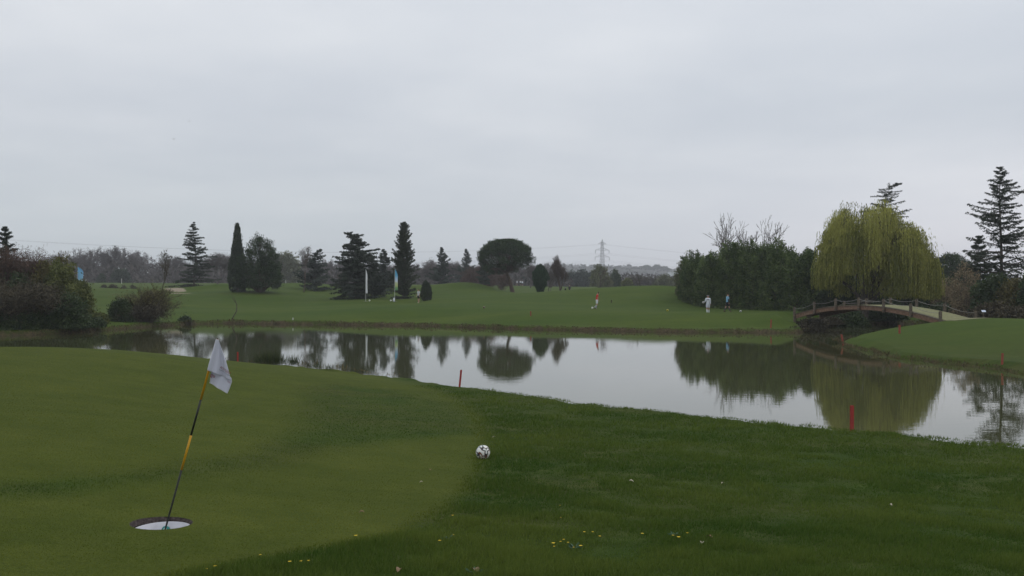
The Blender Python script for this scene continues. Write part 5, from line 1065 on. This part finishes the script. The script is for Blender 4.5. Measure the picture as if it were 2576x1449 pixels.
# ---------------------------------------------------------------- grass blades, flowers, leaves
def blades():
    r = R3(800); N_ = 840000
    a = np.where(np.arange(N_) < 600000, r.uniform(-.60, .60, N_), r.uniform(.60, 1.25, N_)*np.sign(r.random(N_)-.5)); D = np.exp(r.uniform(np.log(4.6), np.log(26), N_)); x = a*D; y = D
    rough, semi = zatt(x, y); s = np.full(N_, 1.0); mm = D > 15; s[mm] = sdist(x[mm], y[mm]); dh = np.hypot(x-HX, y-HY)
    lenb = .011+.036*rough+.010*semi; cl_ = fnoise(np.stack([x*2.2, y*2.2, 0*x], -1), 801, 3); lenb = lenb*np.clip(1+3.0*rough*(cl_-.5), .35, 2.2)*r.uniform(.5, 1.25, N_)
    keep = (s > .1) & (dh > CR+.012) & ((rough > .25) | (r.random(N_) < .75)) & (lenb > .004)
    x, y, rough, semi, lenb, D, cl_ = [q[keep] for q in (x, y, rough, semi, lenb, D, cl_)]; n = len(x)
    z = height(x, y, np.full(n, 40.0))
    az = r.uniform(0, 2*pi, n); w_ = (.0022+.0022*r.random(n))*np.clip(D/6.5, 1, 2.6); sd = np.stack([np.cos(az), np.sin(az), 0*az], -1); b = np.stack([x, y, z-.003], -1)
    lean = np.stack([r.normal(0, .42, n)+.15, r.normal(0, .42, n), np.ones(n)], -1); t_ = b+unit(lean)*lenb[:, None]
    V = np.stack([b-sd*w_[:, None], b+sd*w_[:, None], t_], 1).reshape(-1, 3); T = np.arange(n*3).reshape(-1, 3)
    zn = np.clip(np.maximum(rough, semi*.92)+r.normal(0, .06, n), 0, 1); lo = fnoise(np.stack([x*.42, y*.7, 0*x], -1), 811, 3); cc = np.clip((lo-.5)*1.3+.42+.7*(cl_-.5)+.45*(r.random(n)-.5), 0, 1)
    g = G(); g.add(V, None, T, shade=np.repeat(cc, 3)); me = g.mesh('grass_blades'); at_ = me.attributes.new('zone', 'FLOAT', 'POINT'); at_.data.foreach_set('value', np.repeat(zn, 3).astype(np.float32))
    m = bpy.data.materials.new('grass blade'); m.use_nodes = True; t = m.node_tree; bs = t.nodes['Principled BSDF']; bs.inputs['Roughness'].default_value = .8; bs.inputs['Specular IOR Level'].default_value = .15
    def A_(nm): q = t.nodes.new('ShaderNodeAttribute'); q.attribute_name = nm; return q.outputs['Fac']
    def mixc(f, a_, b_):
        q = t.nodes.new('ShaderNodeMixRGB'); t.links.new(f, q.inputs[0])
        for i_, c in ((1, a_), (2, b_)):
            if isinstance(c, tuple): q.inputs[i_].default_value = (*c, 1)
            else: t.links.new(c, q.inputs[i_])
        return q.outputs[0]
    ga = mixc(A_('shade'), (.100, .125, .016), (.17, .19, .032)); ro = mixc(A_('shade'), (.034, .082, .010), (.118, .158, .028)); c = mixc(A_('zone'), ga, ro)
    t.links.new(c, bs.inputs['Base Color']); tr = t.nodes.new('ShaderNodeBsdfTranslucent'); t.links.new(c, tr.inputs[0]); ms = t.nodes.new('ShaderNodeMixShader'); ms.inputs[0].default_value = .3
    t.links.new(bs.outputs[0], ms.inputs[1]); t.links.new(tr.outputs[0], ms.inputs[2]); t.links.new(ms.outputs[0], t.nodes['Material Output'].inputs[0])
    me.materials.append(m); o = bpy.data.objects.new('grass', me); link(o); tag(o, kind='stuff')
blades()
petm = mat('yellow petals', (.62, .44, .02), .6); stm = mat('flower stalk', (.06, .11, .025), .7); brl = mat('dead leaf', (.16, .10, .055), .8, (.24, .17, .10), nscale=20); pal = mat('pale fallen leaf', (.38, .34, .26), .8)
FLW = 'small yellow flowers in the rough'
fpos = [(895, 1355, 1.3, 'lone big yellow flower at the edge of the mown strip'), (1139, 1303, 1, 'yellow flower highest up the slope'), (1106, 1372, 1.1, 'yellow flower below a pale leafy weed'), (1140, 1355, .8, 'faint yellow flower above a pale leafy weed'),
 (1392, 1378, 1.3, 'largest flower of the middle cluster'), (1394, 1385, .8, 'small flower just under the largest of the middle cluster'), (1410, 1377, .8, 'small yellow flower inside the middle cluster'), (1418, 1367, .9, 'tall-stalked flower topping the middle cluster'), (1429, 1377, .8, 'yellow flower ending the middle cluster'),
 (1461, 1388, 1.2, 'bright yellow flower just past the middle cluster'), (1443, 1390, .7, 'half-open yellow flower between the middle cluster and a bright one'), (1470, 1352, 1, 'yellow flower starting the upper row'), (1491, 1346, .9, 'tall yellow flower in the upper row'), (1509, 1357, 1, 'yellow flower ending the upper row'), (1616, 1357, 1.1, 'yellow flower alone between two groups'),
 (1693, 1356, 1, 'flattened yellow flower by the widest bloom'), (1707, 1359, 1.35, 'widest yellow bloom of the outer group'), (1729, 1351, .9, 'yellow flower last in the outer group'), (1409, 1277, .6, 'tiny orange yellow flower far up the rough'), (1411, 1313, .7, 'small orange yellow flower above the middle cluster'),
 (729, 1432, 1.1, 'yellow flower near the bottom edge by the mown strip'), (757, 1430, .9, 'second yellow flower near the bottom edge'), (776, 1427, .9, 'third yellow flower near the bottom edge'), (655, 1414, .8, 'little yellow flower where the strip meets the rough'), (541, 1437, 1, 'yellow flower below the oversized hole'), (520, 1443, .7, 'small yellow flower at the very bottom edge')]
r = R3(900)
for u, v, s_, lab in fpos:
    x, y, _ = ray(u, v+5); z = gz(x, y); t = thing('yellow_flower', lab, 'flower', (x, y, z), r.uniform(0, 6), FLW); h = .05*r.uniform(.8, 1.3)
    g = G(); tube(g, [(0, 0, -.01), (.004, 0, h*.5), (.0, .003, h)], .0018, 5); g.build('stalk', stm, t)
    g = G(); n = 9; a = np.arange(n)*2*pi/n; c = np.stack([np.cos(a), np.sin(a), 0*a+.25], -1); cards(g, np.array([0, 0, h])+c*.007*s_, c, np.array([0, 0, 1.])+0*c, .015*s_, .008*s_, .5); lathe(g, [(.001, h+.005), (.0045*s_, h+.003), (.0045*s_, h)], 8); g.build('petals', petm, t)
for u, v, s_, m, lab in [(1587, 1216, 1.3, pal, 'pale curled leaf lying on the rough above the flowers'), (1818, 1220, .9, pal, 'small pale leaf fallen on the rough'), (1785, 1360, 1.2, brl, 'dead leaf close to the outer flowers'), (1766, 1374, 1.0, pal, 'pale crumpled leaf under the outer flowers'), (1083, 1187, 1.0, brl, 'dark dead leaf on the mown strip near the ball'), (1196, 1445, 1.6, brl, 'brown dead leaf at the bottom edge'), (910, 1296, 1.0, brl, 'little brown leaf on the mown strip'), (1243, 1103, 1.2, pal, 'pale leaf in the grass just above the ball'), (2240, 1275, .9, pal, 'pale speck of leaf far along the slope'), (1060, 1218, .8, pal, 'tiny pale leaf on the mown strip below the ball'), (1004, 1443, 1.2, brl, 'dark dead leaf near the bottom edge')]:
    x, y, _ = ray(u, v); z = gz(x, y); g = G(); n = 7; V = []; 
    for i in range(n):
        f = i/(n-1); w_ = .016*s_*sin(pi*f)**.7+.001; zz2 = .018+.012*sin(f*3)*s_; V += [[(f-.5)*.06*s_, -w_, zz2+w_*.5], [(f-.5)*.06*s_, 0, zz2], [(f-.5)*.06*s_, w_, zz2+w_*.7]]
    g.add(V, [[3*i+k, 3*i+3+k, 3*i+4+k, 3*i+1+k] for i in range(n-1) for k in range(2)]); o = g.build('fallen_leaf', m, None, True); o.location = (x, y, z); o.rotation_euler[2] = r.uniform(0, 6); tag(o, lab, 'leaf', 'leaves lying on the grass')
for u, v, lab in [(1122, 1362, 'pale rosette of weed between two yellow flowers'), (1446, 1384, 'pale rosette of weed beside the middle flowers'), (1193, 1450, 'leafy weed at the bottom edge'), (1695, 1353, 'pale rosette of weed at the outer flowers')]:
    x, y, _ = ray(u, v); z = gz(x, y); g = G(); n = 26; a = r.uniform(0, 6.3, n); d = np.stack([np.cos(a), np.sin(a), r.uniform(.2, .8, n)], -1); cards(g, d*np.array([.04, .04, .03])*r.uniform(.4, 1.3, (n, 1)), d, rdir(n, r), .045, .015, r.uniform(0, 1, n)); o = g.build('weed', mat('pale weed leaves', (.07, .13, .075), .7)); o.location = (x, y, z+.012); tag(o, lab, 'weed', 'weeds among the flowers')
# two birds high over the lawn
for u, v, D, lab in [(437, 350, 120, 'dark bird with spread wings high in the sky'), (476, 305, 150, 'smaller dark bird higher up')]:
    x, y = uxy(u, D); g = G(); z = zof(v, D); tube(g, [(0, -.16, 0), (0, -.05, .01), (0, .08, .01), (0, .17, 0)], [.01, .05, .045, .01], 8); g.add([(0, -.05, .02), (0, .07, .02), (.24, .04, .07), (.42, -.06, .04), (.22, -.05, .06), (-.24, .04, .07), (-.42, -.06, .04), (-.22, -.05, .06)], [[0, 1, 2, 4], [0, 7, 5, 1]], [[4, 2, 3], [7, 6, 5]]); o = g.build('bird', MT['bark']); o.location = (x, y, z); tag(o, lab, 'bird')
# ---------------------------------------------------------------- air
g = G(); box(g, (100, 500, 22.5), (3400, 3600, 0)); 
hzm = bpy.data.materials.new('hazy air'); hzm.use_nodes = True; tt = hzm.node_tree; tt.nodes.remove(tt.nodes['Principled BSDF']); pv = tt.nodes.new('ShaderNodeVolumePrincipled'); pv.inputs['Color'].default_value = (.93, .95, 1, 1); pv.inputs['Density'].default_value = .00040; pv.inputs['Anisotropy'].default_value = 0
tt.links.new(pv.outputs[0], tt.nodes['Material Output'].inputs['Volume'])
g = G(); zl, zh = -3.0, 62.0; box(g, (200, 700, (zl+zh)/2), (4200, 2600, zh-zl)); hz_o = g.build('haze', hzm); tag(hz_o, kind='stuff')
